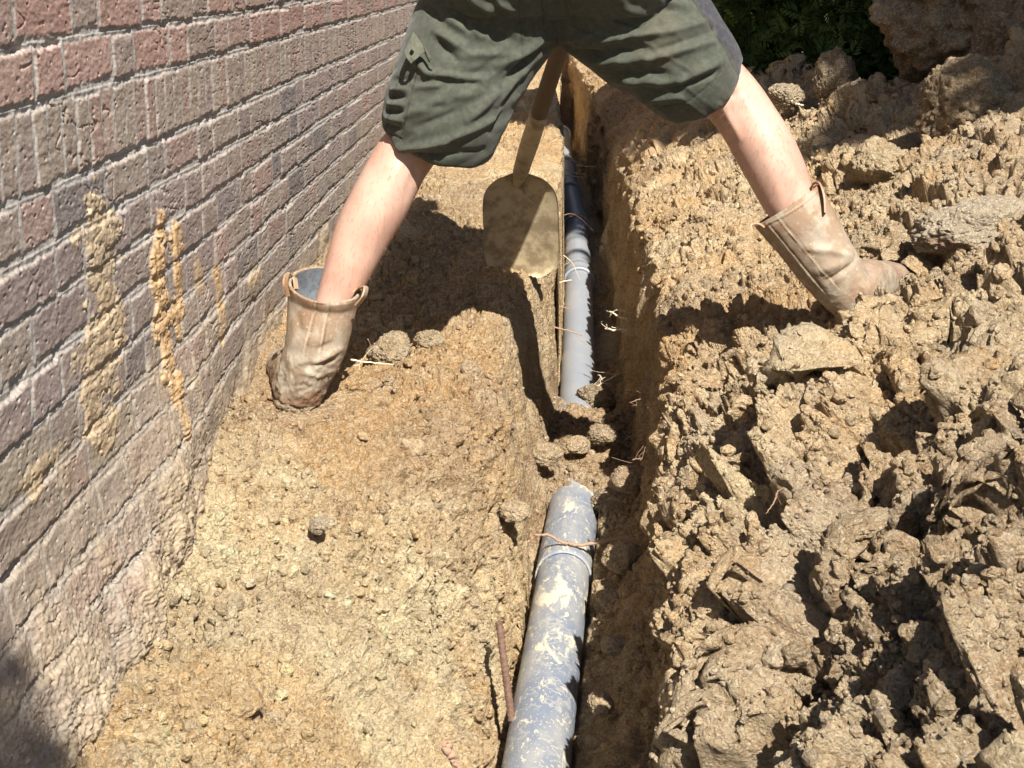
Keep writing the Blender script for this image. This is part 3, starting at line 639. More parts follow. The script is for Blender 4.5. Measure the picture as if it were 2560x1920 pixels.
# ------------------------------------------------------------------ pipes
def pvc(name, dirt, base=(.185, .22, .285)):
    m, nt, b = mat(name); n = N(nt); o = n.obj()
    st = n.mapping(o, (1, .35, 1), (0, 0, .5)); st2 = n.mapping(o, (1, .5, 1), (0, 0, -.6))
    a = n.noise(st, 20, 8, .72, .35); bb = n.noise(st2, 60, 6, .75, .4); fl = n.noise(o, 160, 3, .6)
    arcs = n.node('ShaderNodeTexWave', wave_type='RINGS', rings_direction='Y'); n.put(arcs.inputs[0], n.mapping(o, (1, 1, 1), (.5, 0, .25)))
    arcs.inputs['Scale'].default_value = 9; arcs.inputs['Distortion'].default_value = 14; arcs.inputs['Detail'].default_value = 3; arcs.inputs['Detail Scale'].default_value = 2.5
    big = n.noise(o, 6, 3, .5)
    t = n.math('ADD', n.math('MULTIPLY', a, .8), n.math('MULTIPLY', big, .35))
    m1 = n.ramp(t, .72 - .105 * dirt, .77 - .105 * dirt, 0, min(.8, dirt)); m2 = n.ramp(bb, .68 - .10 * dirt, .70 - .10 * dirt, 0, .85 * min(1, dirt))
    m3 = n.math('MULTIPLY', n.ramp(arcs.outputs[1], .80, .93), n.ramp(n.noise(o, 12, 2), .45, .6, 0, .25 * min(1, dirt)))
    m4 = n.ramp(fl, .62, .66, 0, .8 * min(1, dirt))
    k = n.math('MAXIMUM', n.math('MAXIMUM', m1, m2), n.math('MAXIMUM', m3, m4))
    dust = n.mix(n.ramp(n.noise(st, 12, 6, .65), .38, .66, .04, .25 + .45 * min(1, dirt)), base, (.40, .385, .35))
    cl = n.mix(n.ramp(n.noise(o, 60, 3), .35, .7), (.62, .56, .42), (.74, .66, .46))
    cl = n.mix(n.ramp(n.noise(o, 33, 3), .66, .70), cl, (.33, .26, .15))
    n.put(b.inputs['Base Color'], n.mix(k, dust, cl))
    n.put(b.inputs['Roughness'], n.mix(k, (.42, .42, .42), (.9, .9, .9)))
    n.put(b.inputs['Normal'], n.bump(n.math('ADD', n.math('MULTIPLY', k, .8), n.math('MULTIPLY', n.noise(o, 200, 4), .25)), .6, .0012))
    return m
M['pvc_near'] = pvc('muddy_pvc', 1.0); M['pvc_far'] = pvc('dusty_pvc', .22, (.26, .285, .325)); M['pvc_dark'] = pvc('pvc_inside', .1, (.05, .055, .065))
def ring(y0, y1, r0, r1, seg=56, n=30, inner=.0035, ragged=0):
    """an open length of pipe along its axis, with wall thickness"""
    ys = np.linspace(y0, y1, n); X, Z = pipe_axis(ys); a = np.linspace(0, 2 * np.pi, seg, endpoint=False)
    rr = np.linspace(r0, r1, n)
    ys2 = np.repeat(ys[:, None], seg, 1)
    if ragged: ys2[-1] += ragged * fbm2(np.cos(a) * 3, np.sin(a) * 3, 5, 3)
    V = []
    for dr, order in ((0, 1), (-inner, -1)):
        P = np.stack([X[:, None] + (rr[:, None] + dr) * np.cos(a), ys2, Z[:, None] + (rr[:, None] + dr) * np.sin(a)], -1)
        V.append(P[::order])
    V = np.concatenate(V).reshape(-1, 3)
    Fc = [list(map(int, q)) for q in grid_faces(2 * n, seg, True)]
    a0 = (2 * n - 1) * seg
    Fc += [[a0 + i, a0 + (i + 1) % seg, (i + 1) % seg, i] for i in range(seg)]
    return V, Fc
np_ = empty('drain_pipe', (-.03, 2.2, .07), 'near grey drain pipe splashed with dried cream clay, running toward the soil bridge', 'pipe')
V, Fc = ring(1.15, 3.02, .0545, .0545, n=60); mesh_py('pipe_length', V, Fc, M['pvc_near'], np_)
V, Fc = ring(2.985, 3.56, .0590, .0585, n=30, ragged=.02); o = mesh_py('pipe_socket', V, Fc, M['pvc_near'], np_); o['label'] = 'wider socket end buried in the soil bridge'
fp = empty('drain_pipe', (.07, 5.0, .06), 'far cleaner grey drain pipe with raised collars in the narrow half shaded trench', 'pipe')
JO = [5.98, 7.05, 7.95, 8.9]
prev = 3.95
for i, j in enumerate(JO + [9.6]):
    V, Fc = ring(prev, j + .05, .0535, .0535, n=26); mesh_py('pipe_length', V, Fc, M['pvc_far'], fp)
    if j < 9.5: 
        V1 = ring(j - .005, j + .13, .0615, .060, n=8); V2 = ring(j - .012, j + .012, .0645, .0645, n=3, inner=.011)
        V, Fc = join_parts([V1, V2]); mesh_py('pipe_collar', V, Fc, M['pvc_far'], fp)
    prev = j + .04
# bend at the far end whose open socket looks back up at the camera
bx, bz = pipe_axis(np.array([9.6])); bx = float(bx[0])
e0 = at(1208, 296, Y=9.9); tgt = np.array([0, 0, CAMH]) - e0; tgt = tgt / np.linalg.norm(tgt); dirv = np.array([0.02, -.55, .55]); dirv /= np.linalg.norm(dirv)
ec = at(1211, 290, Y=10.0); dd = np.array([.03, -.80, .60])
path = [(bx, 9.5, .178), (bx, 9.72, .18), (bx, 9.9, .19), tuple(ec - dd * .20), tuple(ec - dd * .10)]
V, Fc = tube(path, .055, 32); mesh_py('pipe_bend', V, Fc, M['pvc_far'], fp)
def cup(c, d, r, L, wall, seg=40):
    d = np.array(d) / np.linalg.norm(d); s = np.cross(d, (0, 0, 1.)); s /= np.linalg.norm(s); u = np.cross(s, d)
    rows = [(-L, r * .85), (-L * .5, r * .97), (-.02, r * .97), (-.018, r * 1.06), (0, r * 1.06), (.0, r - wall), (-.02, r - wall), (-L * .9, r - wall - .003), (-L * .92, .001)]
    a = np.linspace(0, 2 * np.pi, seg, endpoint=False)
    V = np.concatenate([c + d * t + np.outer(np.cos(a), s) * q + np.outer(np.sin(a), u) * q for t, q in rows])
    return V, [list(map(int, q)) for q in grid_faces(len(rows), seg, True)]
V, Fc = cup(ec, ec * 0 + np.array([.03, -.80, .60]), .062, .16, .005)
o = mesh_py('pipe_socket', V, Fc, M['pvc_dark'], fp); o['label'] = 'open dark socket facing up at the far end'
V, Fc = cup(ec + np.array([.0, -.004, .003]), np.array([.03, -.80, .60]), .0655, .02, .008); mesh_py('socket_rim', V, Fc, M['pvc_far'], fp)

# ------------------------------------------------------------------ reinforcing bar stuck in the soil by the near pipe
def simple(name, colr, rough=.8, metal=0, noise=None, bump=0, sc=60):
    m, nt, b = mat(name); n = N(nt); o = n.obj(); c = colr
    if noise is not None: c = n.mix(n.ramp(n.noise(o, sc, 5, .7), .4, .62), colr, noise)
    n.put(b.inputs['Base Color'], c); b.inputs['Roughness'].default_value = rough; b.inputs['Metallic'].default_value = metal
    if bump: n.put(b.inputs['Normal'], n.bump(n.noise(o, sc * 3, 5, .7), .7, bump))
    return m
M['rust'] = simple('rusty_steel', (.17, .10, .07), .9, 0, (.11, .06, .04), .001, 120)
def rebar(p0, p1, r, label):
    p0 = np.array(p0); p1 = np.array(p1); d = (p1 - p0); L = np.linalg.norm(d); d /= L
    s = np.cross(d, (0, 1., 0)); s /= np.linalg.norm(s); u = np.cross(s, d)
    n, seg = int(L / .0008), 20; t = np.linspace(0, L, n)[:, None]; a = np.linspace(0, 2 * np.pi, seg, endpoint=False)[None]
    rr = r + .0011 * np.maximum(0, np.cos((t / .0085 - .16 * np.abs(((a / np.pi) % 1) - .5) * 6) * 2 * np.pi)) ** 3 + .0009 * (np.abs(np.sin(a)) > .96)
    V = p0 + t[..., None] * d + (rr * np.cos(a))[..., None] * s + (rr * np.sin(a))[..., None] * u
    Fc = [list(map(int, q)) for q in grid_faces(n, seg, True)] + [list(range(seg))[::-1], list(range((n - 1) * seg, n * seg))]
    o = mesh_py('steel_rod', V.reshape(-1, 3), Fc, M['rust']); tag(o, label, 'rod')
a0 = at(1078, 1345, Y=2.42); a1 = at(1106, 1560, Y=2.30)
rebar(a1, a0, .0060, 'rusty ribbed steel rod sticking out of the soil left of the near pipe')

# ------------------------------------------------------------------ roots poking out of the cut soil
M['root'] = simple('root_bark', (.36, .23, .15), .85, 0, (.33, .21, .14), .0006, 150)
M['root_pale'] = simple('root_pale', (.72, .62, .45), .8, 0, (.55, .43, .30), .0005, 150)
def root(pts, r, label, pale=False, twigs=0, seed=0):
    rs = np.random.RandomState(seed + 5)
    P = np.array(pts, float); R = np.linspace(r, r * .45, len(P))
    Q = catmull(np.column_stack([P, R]), len(P) * 7); Q[:, :3] += (rs.rand(len(Q), 3) - .5) * r * .9
    parts = [loft(np.column_stack([Q, Q[:, 3]]), 0, 7, back=(.13, -.9, .41), smooth=False)]
    for k in range(twigs):
        i = rs.randint(len(Q) // 5, len(Q) - 2); L = .012 + .035 * rs.rand(); d = rs.randn(3); d[1] *= .4; d /= np.linalg.norm(d)
        c = Q[i, :3]; e = c + d * L; m_ = (c + e) / 2 + rs.randn(3) * L * .18
        parts.append(tube([c, m_, e], Q[i, 3] * .38, 5, 8))
        if rs.rand() < .6:
            e2 = m_ + rs.randn(3) * L * .5; parts.append(tube([m_, (m_ + e2) / 2 + rs.randn(3) * .002, e2], Q[i, 3] * .28, 5, 6))
    V, Fc = join_parts(parts)
    tag(mesh_py('root', V, Fc, M['root_pale' if pale else 'root']), label, 'root')
def rp(Yz, *pp): return [at(x, y, Y=Yz if not isinstance(Yz, (list, tuple)) else Yz[i]) for i, (x, y) in enumerate(pp)]
root(rp(3.02, (1478, 1180), (1440, 1170), (1370, 1160), (1310, 1168), (1255, 1177), (1220, 1172), (1190, 1158), (1160, 1155), (1142, 1170)), .0052, 'long reddish brown root lying across the near pipe', twigs=3, seed=1)
root(rp(3.0, (1455, 1205), (1420, 1195), (1390, 1185), (1370, 1190)), .0035, 'pale branching root just below the long root, on the right trench face', True, 11, 2)
root(rp(2.98, (1470, 1270), (1455, 1240), (1450, 1220), (1440, 1250), (1425, 1290)), .0025, 'drooping rootlet with fine ends under the branching root on the right trench face', True, 8, 3)
root(rp(2.45, (1520, 1435), (1490, 1440), (1450, 1442), (1400, 1443), (1365, 1446)), .0042, 'brown horizontal root low on the right bank of the near trench', twigs=4, seed=4)
root(rp(2.42, (1515, 1475), (1495, 1470), (1475, 1472)), .0048, 'short stubby pale root end below the brown horizontal root', True, 1, 5)
root(rp(4.4, (1380, 695), (1355, 690), (1330, 680), (1318, 672)), .0042, 'pale hooked root at the right trench face, upper of a pair by the far pipe', True, 5, 6)
root(rp(4.3, (1375, 712), (1350, 713), (1325, 712), (1308, 710)), .0050, 'thick pale root end pointing left at the far pipe, lower one of a pair', True, 6, 7)
root(rp(4.6, (1155, 662), (1185, 664), (1210, 663), (1230, 667)), .0024, 'thin straight root reaching from the left bank over the far pipe near its collar', False, 2, 8)
root(rp(4.3, (1165, 703), (1190, 706), (1220, 712), (1258, 724)), .0032, 'brown root from the left bank over the far pipe, nearest the soil bridge', False, 3, 9)
root(rp(4.25, (1060, 706), (1100, 712), (1130, 712)), .0018, 'thin brown root running along the left bank in the shadow edge', False, 2, 10)
root(rp(4.15, (1205, 806), (1180, 822), (1160, 838), (1145, 850)), .0030, 'dark slanting root on the left bank beside the buried start of the far pipe', False, 2, 11)
root(rp(4.2, (1290, 835), (1310, 822), (1340, 805)), .0026, 'branching twig like root above the damp clod right of the far pipe', True, 6, 12)
root(rp(3.75, (1400, 926), (1375, 935), (1350, 950)), .0020, 'forked rootlet on the shaded right face beyond the soil bridge', True, 5, 13)
root(rp(3.5, (1410, 990), (1385, 988), (1355, 990)), .0028, 'knotty root stub on the right face level with the soil bridge', False, 5, 14)
root(rp(8.2, (1208, 335), (1225, 342), (1238, 348), (1250, 352)), .0050, 'bright root across the dark far trench, highest one near the open pipe socket', True, 0, 15)
root(rp(8.0, (1245, 357), (1270, 360), (1300, 362)), .0050, 'bright straight root sticking out of the right face of the far trench', True, 0, 16)
root(rp(7.8, (1208, 362), (1235, 372), (1262, 376)), .0036, 'thin bright root slanting right across the far pipe below the straight one', True, 0, 17)
root(rp(7.6, (1206, 375), (1235, 380), (1258, 383)), .0042, 'bright root across the far pipe, lowest of the bright cluster', True, 1, 18)
root(rp(6.2, (1210, 468), (1235, 462), (1258, 475), (1282, 500)), .0022, 'thin arched root over the far pipe at its middle collar', False, 2, 19)
root(rp(5.6, (1208, 545), (1228, 560), (1240, 575), (1252, 605)), .0020, 'pale thread like root hanging over the far pipe above the nearest collar', True, 1, 20)
root(rp(4.7, (1235, 605), (1205, 612), (1190, 630), (1180, 648)), .0022, 'pale bent root growing out of the left bank below the shovel blade', True, 3, 21)
root(rp(2.9, (758, 778), (800, 783), (850, 788)), .0022, 'thin pale root lying on the ledge beside the boot near the wall', True, 2, 22)
root(rp(5.0, (1705, 216), (1722, 224), (1735, 229)), .0060, 'short cut root end sticking up near the foot of the hedge', True, 0, 23)
root(rp(2.0, (1680, 1060), (1672, 1085), (1655, 1110)), .0016, 'dark grass like rootlet standing on the right bank beside the trench', False, 1, 24)
root(rp(1.62, (962, 1612), (975, 1632), (990, 1662)), .0065, 'dark stub standing in for a small stick shadow on the ground left of the near pipe', False, 0, 25)  # dark stub modelled where just a stick's shadow falls

rr_ = random.Random(5)
RL_ = []
for k_ in range(10):
    x0_ = 1395 + rr_.random() * 70; y0_ = 860 + 430 * rr_.random(); Yk = float(np.interp(y0_, [860, 1300], [3.3, 2.5])); dx_ = -15 - 35 * rr_.random(); dy_ = (rr_.random() - .4) * 40
    Pk = rp(Yk, (x0_, y0_), (x0_ + dx_ * .5, y0_ + dy_ * .3 - 4), (x0_ + dx_, y0_ + dy_)); Pk = [p_ - np.array([0, .03, 0]) * i_ for i_, p_ in enumerate(Pk)]
    RL_.append((y0_, Pk, .0013 + .0012 * rr_.random(), k_))
ORD_ = ['topmost', 'second', 'third', 'fourth', 'fifth', 'sixth', 'seventh', 'eighth', 'ninth', 'tenth']
for i_, (y0_, Pk, rd_, k_) in enumerate(sorted(RL_, key=lambda t: t[0])):
    root(Pk, rd_, ORD_[i_] + (' from the top' if i_ else '') + ' of the ten fine rootlets on the right trench face, ' + ('pale one' if k_ % 2 == 0 else 'brown one'), k_ % 2 == 0, 4, 40 + k_)
    bpy.context.scene.collection.objects[-1]['group'] = 'fine rootlets on the right trench face'

# ------------------------------------------------------------------ hedge and shade tree
def leaf_mat(name, a, b_):
    m, nt, b = mat(name); n = N(nt)
    n.put(b.inputs['Base Color'], n.mix(n.ramp(n.noise(n.obj(), 8, 4, .6), .4, .62), a, b_)); b.inputs['Roughness'].default_value = .6
    b.inputs['Specular IOR Level'].default_value = .3
    return m
M['leaf'] = leaf_mat('hedge_leaf', (.045, .085, .022), (.085, .14, .03)); M['leaf2'] = leaf_mat('tree_leaf', (.05, .09, .02), (.08, .13, .03))
M['wood'] = simple('bark', (.16, .12, .09), .9, 0, (.09, .07, .05), .002, 30)
def sprigs(pos, size, rs, per=9, lw=.16):
    """feathery sprigs of narrow leaves; pos (n,3), size (n,)"""
    n = len(pos); d = rs.randn(n, 3); d[:, 1] -= .8; d[:, 2] += .2; d /= np.linalg.norm(d, axis=1)[:, None]
    s = np.cross(d, rs.randn(n, 3)); s /= np.linalg.norm(s, axis=1)[:, None]; u = np.cross(s, d)
    V = []; 
    for k in range(per):
        t = (k + .5) / per; sg = 1 if k % 2 else -1
        b0 = pos + d * (size * t)[:, None]; L = size * (.55 * (1 - .6 * t) + .12)
        ld = s * sg * .8 + d * .7 + u * (rs.rand(n, 1) - .5) * .5; ld /= np.linalg.norm(ld, axis=1)[:, None]
        wd = np.cross(ld, u); wd /= np.linalg.norm(wd, axis=1)[:, None]; wv = wd * (L * lw)[:, None]
        e = b0 + ld * L[:, None]; mdl = b0 + ld * (L * .5)[:, None]
        V += [b0, mdl + wv, e, mdl - wv]
    V = np.stack(V, 1).reshape(-1, 3); Fc = np.arange(len(V)).reshape(-1, 4)
    return V, Fc
def hedge():
    root_ = empty('hedge', (1.8, 6.3, .85), 'dense dark green conifer hedge in shade behind the spoil heap', 'hedge')
    rs = np.random.RandomState(8); n = 26000
    x = .55 + 3.7 * rs.rand(n); z = .80 + 1.7 * rs.rand(n) ** 1.2
    bulge = .28 * fbm2(x * 2.2, z * 2.6, 801, 3) + .12 * fbm2(x * 7, z * 7, 805, 2)
    y = 6.15 - .25 * (x > 0) * sst(.4, 1.6, x) + bulge + .30 * rs.rand(n) ** 2 + .10 * np.abs(z - 1.4)
    V, Fc = sprigs(np.stack([x, y, z], -1), .035 + .045 * rs.rand(n), rs)
    mesh_np('foliage', V, Fc, M['leaf'], root_, smooth=False)
    parts = []
    for k in range(14):
        bx_ = .6 + k * .27 + rs.rand() * .1; pts = [(bx_, 6.75, .6), (bx_ + rs.randn() * .03, 6.72, 1.3), (bx_ + rs.randn() * .06, 6.7, 2.2)]; parts.append(tube(pts, [.022, .016, .008], 7))
        for j in range(9):
            z_ = .85 + rs.rand() * 1.2; parts.append(tube([(bx_, 6.72, z_), (bx_ + rs.randn() * .12, 6.5, z_ + .1 * rs.rand()), (bx_ + rs.randn() * .2, 6.25, z_ + .2 * rs.rand())], [.007, .005, .003], 5))
    V, Fc = join_parts(parts); mesh_py('stems', V, Fc, M['wood'], root_)
    # inner mass of dead dark foliage that closes the hedge
    n = 6000; x = .5 + 3.8 * rs.rand(n); z = .7 + 1.8 * rs.rand(n); y = 6.62 + .25 * rs.rand(n)
    V, Fc = sprigs(np.stack([x, y, z], -1), .10 + .08 * rs.rand(n), rs, 7, .3)
    o = mesh_np('inner_foliage', V, Fc, M['leaf'], root_, smooth=False)
hedge()
def shade_tree(pos, label, CROWN):
    root_ = empty('unseen_tree', (pos[0], pos[1], .6), label, 'tree')
    rs = np.random.RandomState(9); P = []
    for (c, r, n) in CROWN:
        d = rs.randn(n, 3); d /= np.linalg.norm(d, axis=1)[:, None]; q = d * (rs.rand(n, 1) ** .45) * np.array(r)
        q *= (1 + .25 * fbm3(d[:, 0] * 2, d[:, 1] * 2, d[:, 2] * 2, 31, 3))[:, None]
        P.append(q + np.array(c))
    P = np.concatenate(P)
    V, Fc = sprigs(P, .16 + .12 * rs.rand(len(P)), rs, 6, .42); mesh_np('crown', V, Fc, M['leaf2'], root_, smooth=False)
    x_, y_ = pos
    parts = [tube([(x_, y_, .45), (x_ - .1, y_ - .1, 2.0), (x_ - .5, y_ - .05, 3.6), (x_ - .9, y_ + .1, 4.6)], [.16, .12, .09, .04], 14)]
    for (c, r, n) in CROWN:
        for k in range(5):
            e = np.array(c) + rs.randn(3) * np.array(r) * .45
            parts.append(tube([(x_ - .15 - .06 * k, y_ - .1, 2.4 + .3 * k), (np.array([x_ - .4, y_ - .1, 3.4]) + e) / 2 + rs.randn(3) * .1, e], [.055, .035, .012], 7))
    V, Fc = join_parts(parts); mesh_py('trunk', V, Fc, M['wood'], root_)
TREES = [((5.0, 3.0), 'leafy garden tree outside the picture on the right that shades the hedge and heap top',
  [((3.1, 3.1, 4.9), (1.45, 1.0, .9), 3200), ((2.98, 1.25, 4.7), (.90, .95, .7), 1800), ((1.85, 3.65, 5.0), (.8, .85, .8), 1400), ((2.25, 2.5, 4.7), (.65, .55, .5), 900)]),
 ((3.6, -4.2), 'unseen tree added behind the viewer to stand in for the viewer shadow in the near corner',  # added only to cast the corner shadow that the viewer would throw
  [((.33, -2.50, 4.5), (.46, .42, .40), 1300), ((2.4, -5.6, 5.1), (1.1, .9, .9), 1500)])]
for t_ in TREES: shade_tree(*t_)


# ------------------------------------------------------------------ shovel
M['blade'] = simple('dirty_steel', (.56, .46, .29), .7, 0, (.30, .23, .14), .0012, 18)
M['handle'] = simple('muddy_wood', (.15, .11, .07), .85, 0, (.16, .115, .07), .0012, 40)
sh = empty('shovel', at(1130, 590, Y=3.95), 'muddy flat bladed shovel standing on the trench edge between the legs of the digging person', 'shovel')
bt = at(1122, 372, Y=3.86); bb_ = at(1130, 592, Y=3.99)
axis = bt - bb_; BL = np.linalg.norm(axis); axis /= BL
sd = np.cross(axis, (0, 1., 0)); sd /= np.linalg.norm(sd); fn = np.cross(sd, axis)          # sd to the right?, fn toward +y or -y
if sd[0] < 0: sd = -sd
if fn[1] > 0: fn = -fn
nu, nv = 46, 60; V = []
for side in (1, -1):
    for j in range(nv):
        t = j / (nv - 1)
        # outline: rounded rectangle, right lower corner higher than the left
        e = .5 * (1 + math.copysign(abs(2 * t - 1) ** 1, 2 * t - 1))
        hw = .096 * (1 - (abs(2 * t - 1)) ** 5.5 * .55) * (1.0 + .02 * (1 - t)) if 0 < t < 1 else .096 * .38
        for i in range(nu):
            u = -1 + 2 * i / (nu - 1); lift = .020 * u * u + .006 * (1 - t) ** 2 - .010 * math.exp(-(u / .22) ** 2) * sst(.45, 1, np.array(t))
            edge = (1 - t) ** 3 * .05 * u * .35 * BL
            p = bb_ + axis * (BL * t + edge + .0015 * math.sin(u * 19 + 3) * (t < .1)) + sd * hw * u + fn * (lift + side * .0013)
            V.append(p)
V = np.array(V); Fc = [list(map(int, q)) for q in grid_faces(nv, nu)]; o2 = nv * nu
Fc += [[i + o2 for i in q[::-1]] for q in Fc[:]]
bd = [i for i in range(nu)] + [j * nu + nu - 1 for j in range(1, nv)] + [(nv - 1) * nu + i for i in range(nu - 2, -1, -1)] + [j * nu for j in range(nv - 2, 0, -1)]
Fc += [[bd[k], bd[(k + 1) % len(bd)], bd[(k + 1) % len(bd)] + o2, bd[k] + o2] for k in range(len(bd))]
mesh_py('blade', V, Fc, M['blade'], sh)
h0 = at(1124, 372, Y=3.85); h1 = at(1213, 95, Y=3.45); hd = (h1 - h0); hl = np.linalg.norm(hd); hd /= hl
HP = lambda s: h0 + hd * s
V, Fc = tube([HP(-.07) + fn * .004, HP(0) + fn * .006, HP(.05) + (0, 0, 0), HP(.13), HP(.26)], [.008, .019, .021, .0225, .0215], 20); mesh_py('socket', V, Fc, M['blade'], sh)
Q = [HP(s) for s in np.linspace(.24, .98, 9)]; V, Fc = tube(Q, [.0195, .020, .0195, .019, .0195, .019, .019, .019, .019], 20); mesh_py('handle', V, Fc, M['handle'], sh)
gx = np.array([1., 0, 0]); gt = HP(1.08)
V, Fc = join_parts([tube([gt - gx * .06, gt, gt + gx * .06], .014, 12), tube([HP(.97), HP(1.02) - gx * .045, gt - gx * .056], .010, 10), tube([HP(.97), HP(1.02) + gx * .045, gt + gx * .056], .010, 10)])
mesh_py('grip', V, Fc, M['handle'], sh)

# ------------------------------------------------------------------ the digging person, seen from behind with legs spread over the trench
def skin_mat():
    m, nt, b = mat('skin'); n = N(nt); o = n.obj()
    c = n.mix(n.ramp(n.noise(o, 14, 4, .6), .35, .65), (.50, .30, .225), (.56, .365, .28))
    c = n.mix(n.ramp(n.noise(o, 5, 3, .6), .5, .7, 0, .4), c, (.52, .26, .195))
    c = n.mix(n.ramp(n.noise(o, 120, 4, .7), .60, .72, 0, .35), c, (.38, .22, .16))
    n.put(b.inputs['Base Color'], c); b.inputs['Roughness'].default_value = .5
    b.inputs['Subsurface Weight'].default_value = .12; b.inputs['Subsurface Radius'].default_value = (.010, .004, .002); b.inputs['Subsurface Scale'].default_value = 1
    b.inputs['Specular IOR Level'].default_value = .35
    n.put(b.inputs['Normal'], n.bump(n.math('ADD', n.noise(o, 420, 4, .7), n.math('MULTIPLY', n.noise(o, 60, 3), 1.2)), .35, .0010))
    return m
M['skin'] = skin_mat()
def rows_px(L):
    """(px, py, Y, a, b) -> world rows"""
    out = []
    for px, py, Y, a, b in L:
        p = at(px, py, Y=Y); out.append([p[0], p[1], p[2], a, b])
    return out
person = empty('person', (.03, 3.0, .5), 'person in olive work shorts and brown leather boots, digging with legs spread across the trench', 'person')
LEG_L = [(1120, -40, 3.02, .085, .095), (1075, 40, 3.01, .088, .095), (1010, 140, 3.0, .080, .088), (950, 230, 2.99, .068, .072), (898, 305, 2.98, .056, .060), (868, 345, 2.975, .0560, .060),
         (846, 385, 2.965, .0570, .063), (818, 440, 2.955, .0580, .066), (786, 500, 2.945, .0555, .063), (760, 560, 2.93, .0490, .055), (737, 620, 2.92, .0420, .047), (715, 680, 2.91, .038, .042), (690, 750, 2.905, .035, .040), (672, 800, 2.90, .036, .045), (655, 850, 2.90, .032, .04)]
LEG_R = [(1270, -60, 3.02, .085, .095), (1330, 0, 3.015, .088, .095), (1420, 80, 3.01, .080, .088), (1500, 142, 3.005, .070, .075), (1552, 185, 3.0, .060, .064), (1588, 222, 2.995, .0570, .060),
         (1618, 265, 2.985, .0565, .063), (1648, 315, 2.975, .0580, .067), (1674, 365, 2.965, .0565, .065), (1698, 418, 2.955, .0520, .057), (1722, 465, 2.945, .0450, .050), (1755, 520, 2.94, .038, .043), (1795, 575, 2.935, .036, .041), (1822, 620, 2.93, .036, .044), (1842, 655, 2.93, .032, .04)]
def ell(c, r, n=24, m=16):
    a = np.linspace(0, 2 * np.pi, n, endpoint=False); t = np.linspace(.02, np.pi - .02, m)
    V = np.array([[c[0] + r[0] * math.sin(p) * math.cos(q), c[1] + r[1] * math.sin(p) * math.sin(q), c[2] + r[2] * math.cos(p)] for p in t for q in a])
    Fc = [list(map(int, q)) for q in grid_faces(m, n, True)] + [list(range(n))[::-1], list(range((m - 1) * n, m * n))]
    return V, Fc
parts = [loft(rows_px(LEG_L), 90, 40), loft(rows_px(LEG_R), 90, 40)]
def foot(heel, d, L=.25):
    d = np.array([d[0], d[1], 0.]); d /= np.linalg.norm(d); h = np.array(heel)
    rows = [(*(h + d * (L * t)), .026 + .006 * math.sin(t * 2.6), .026 - .012 * t) for t in np.linspace(0, .62, 7)]
    return loft(rows, 20, 20, back=(0, 0, 1))
HL = at(640, 850, Y=2.90); HR = at(1846, 660, Y=2.92)
DL = (-.22, 1.0); DR = (.42, .9)
parts += [foot(HL + (0, .02, .03), DL), foot(HR + (0, .02, .03), DR)]
hipc = at(1205, -20, Y=3.02)
parts += [loft([(hipc[0], 3.02, hipc[2] - .03, .15, .10), (hipc[0], 3.01, hipc[2] + .05, .185, .125), (hipc[0], 3.03, hipc[2] + .15, .165, .115), (hipc[0], 3.10, hipc[2] + .27, .15, .105), (hipc[0], 3.19, hipc[2] + .40, .17, .115),
                (hipc[0], 3.27, hipc[2] + .52, .185, .11), (hipc[0], 3.32, hipc[2] + .58, .12, .08), (hipc[0], 3.36, hipc[2] + .63, .062, .062), (hipc[0], 3.40, hipc[2] + .70, .056, .058)], 50, 44),
          ell((hipc[0] - .10, 2.97, hipc[2] + .02), (.105, .11, .11)), ell((hipc[0] + .10, 2.97, hipc[2] + .02), (.105, .11, .11))]
hx, hy, hz = hipc[0], 3.47, hipc[2] + .80
parts += [ell((hx, hy, hz), (.077, .098, .115)), ell((hx, hy + .03, hz - .06), (.055, .070, .065)), ell((hx, hy + .105, hz - .022), (.014, .022, .02)), ell((hx, hy + .10, hz + .01), (.009, .014, .025)),
          ell((hx - .079, hy - .005, hz - .01), (.010, .020, .032)), ell((hx + .079, hy - .005, hz - .01), (.010, .020, .032)), ell((hx, hy + .092, hz - .055), (.022, .008, .006)), ell((hx, hy + .092, hz - .068), (.018, .009, .006))]
def arm(sx, grip_s, side):
    sh_ = np.array([hx + sx * .185, 3.28, hipc[2] + .52]); g = HP(grip_s); el_ = (sh_ + g) / 2 + np.array([sx * .05, .06, -.05])
    wr = g + np.array([sx * .045, -.035, .035]); d = (g - wr)
    P = [loft([(*(sh_ - (sx * .03, 0, 0)), .055, .058), (*(sh_ * .8 + el_ * .2), .052, .055), (*(sh_ * .4 + el_ * .6), .043, .046), (*el_, .038, .040), (*(el_ * .6 + wr * .4), .039, .040), (*(el_ * .15 + wr * .85), .027, .031), (*wr, .026, .022)], 40, 24)]
    pm = g + np.array([sx * .028, -.012, .012])
    P.append(loft([(*wr, .026, .020), (*(wr * .5 + pm * .5), .036, .018), (*pm, .040, .015)], 10, 18, back=(0, -1, .3)))
    for k in range(4):
        off = hd * (-.033 + .022 * k); L = (.95, 1.05, 1.0, .82)[k]
        c0 = pm + off; n_ = np.array([sx, 0., 0.]); f_ = np.cross(hd, n_); f_ /= np.linalg.norm(f_)
        pts = [c0, g + off + f_ * .028 * L + n_ * .010, g + off + f_ * .022 - n_ * .018 * L, g + off - n_ * .026 * L - f_ * .008]
        P.append(tube(pts, [.0098, .0092, .0086, .0075], 9, 14))
    c0 = pm - hd * .03; P.append(tube([wr * .4 + pm * .6 + hd * .03, g + hd * .050 - np.array([0, .026, 0]), g + hd * .046 - np.array([sx * .024, .018, 0])], [.012, .0105, .009], 9, 12))
    return P
parts += arm(-1, .88, 0) + arm(1, .62, 1)
V, Fc = join_parts(parts)
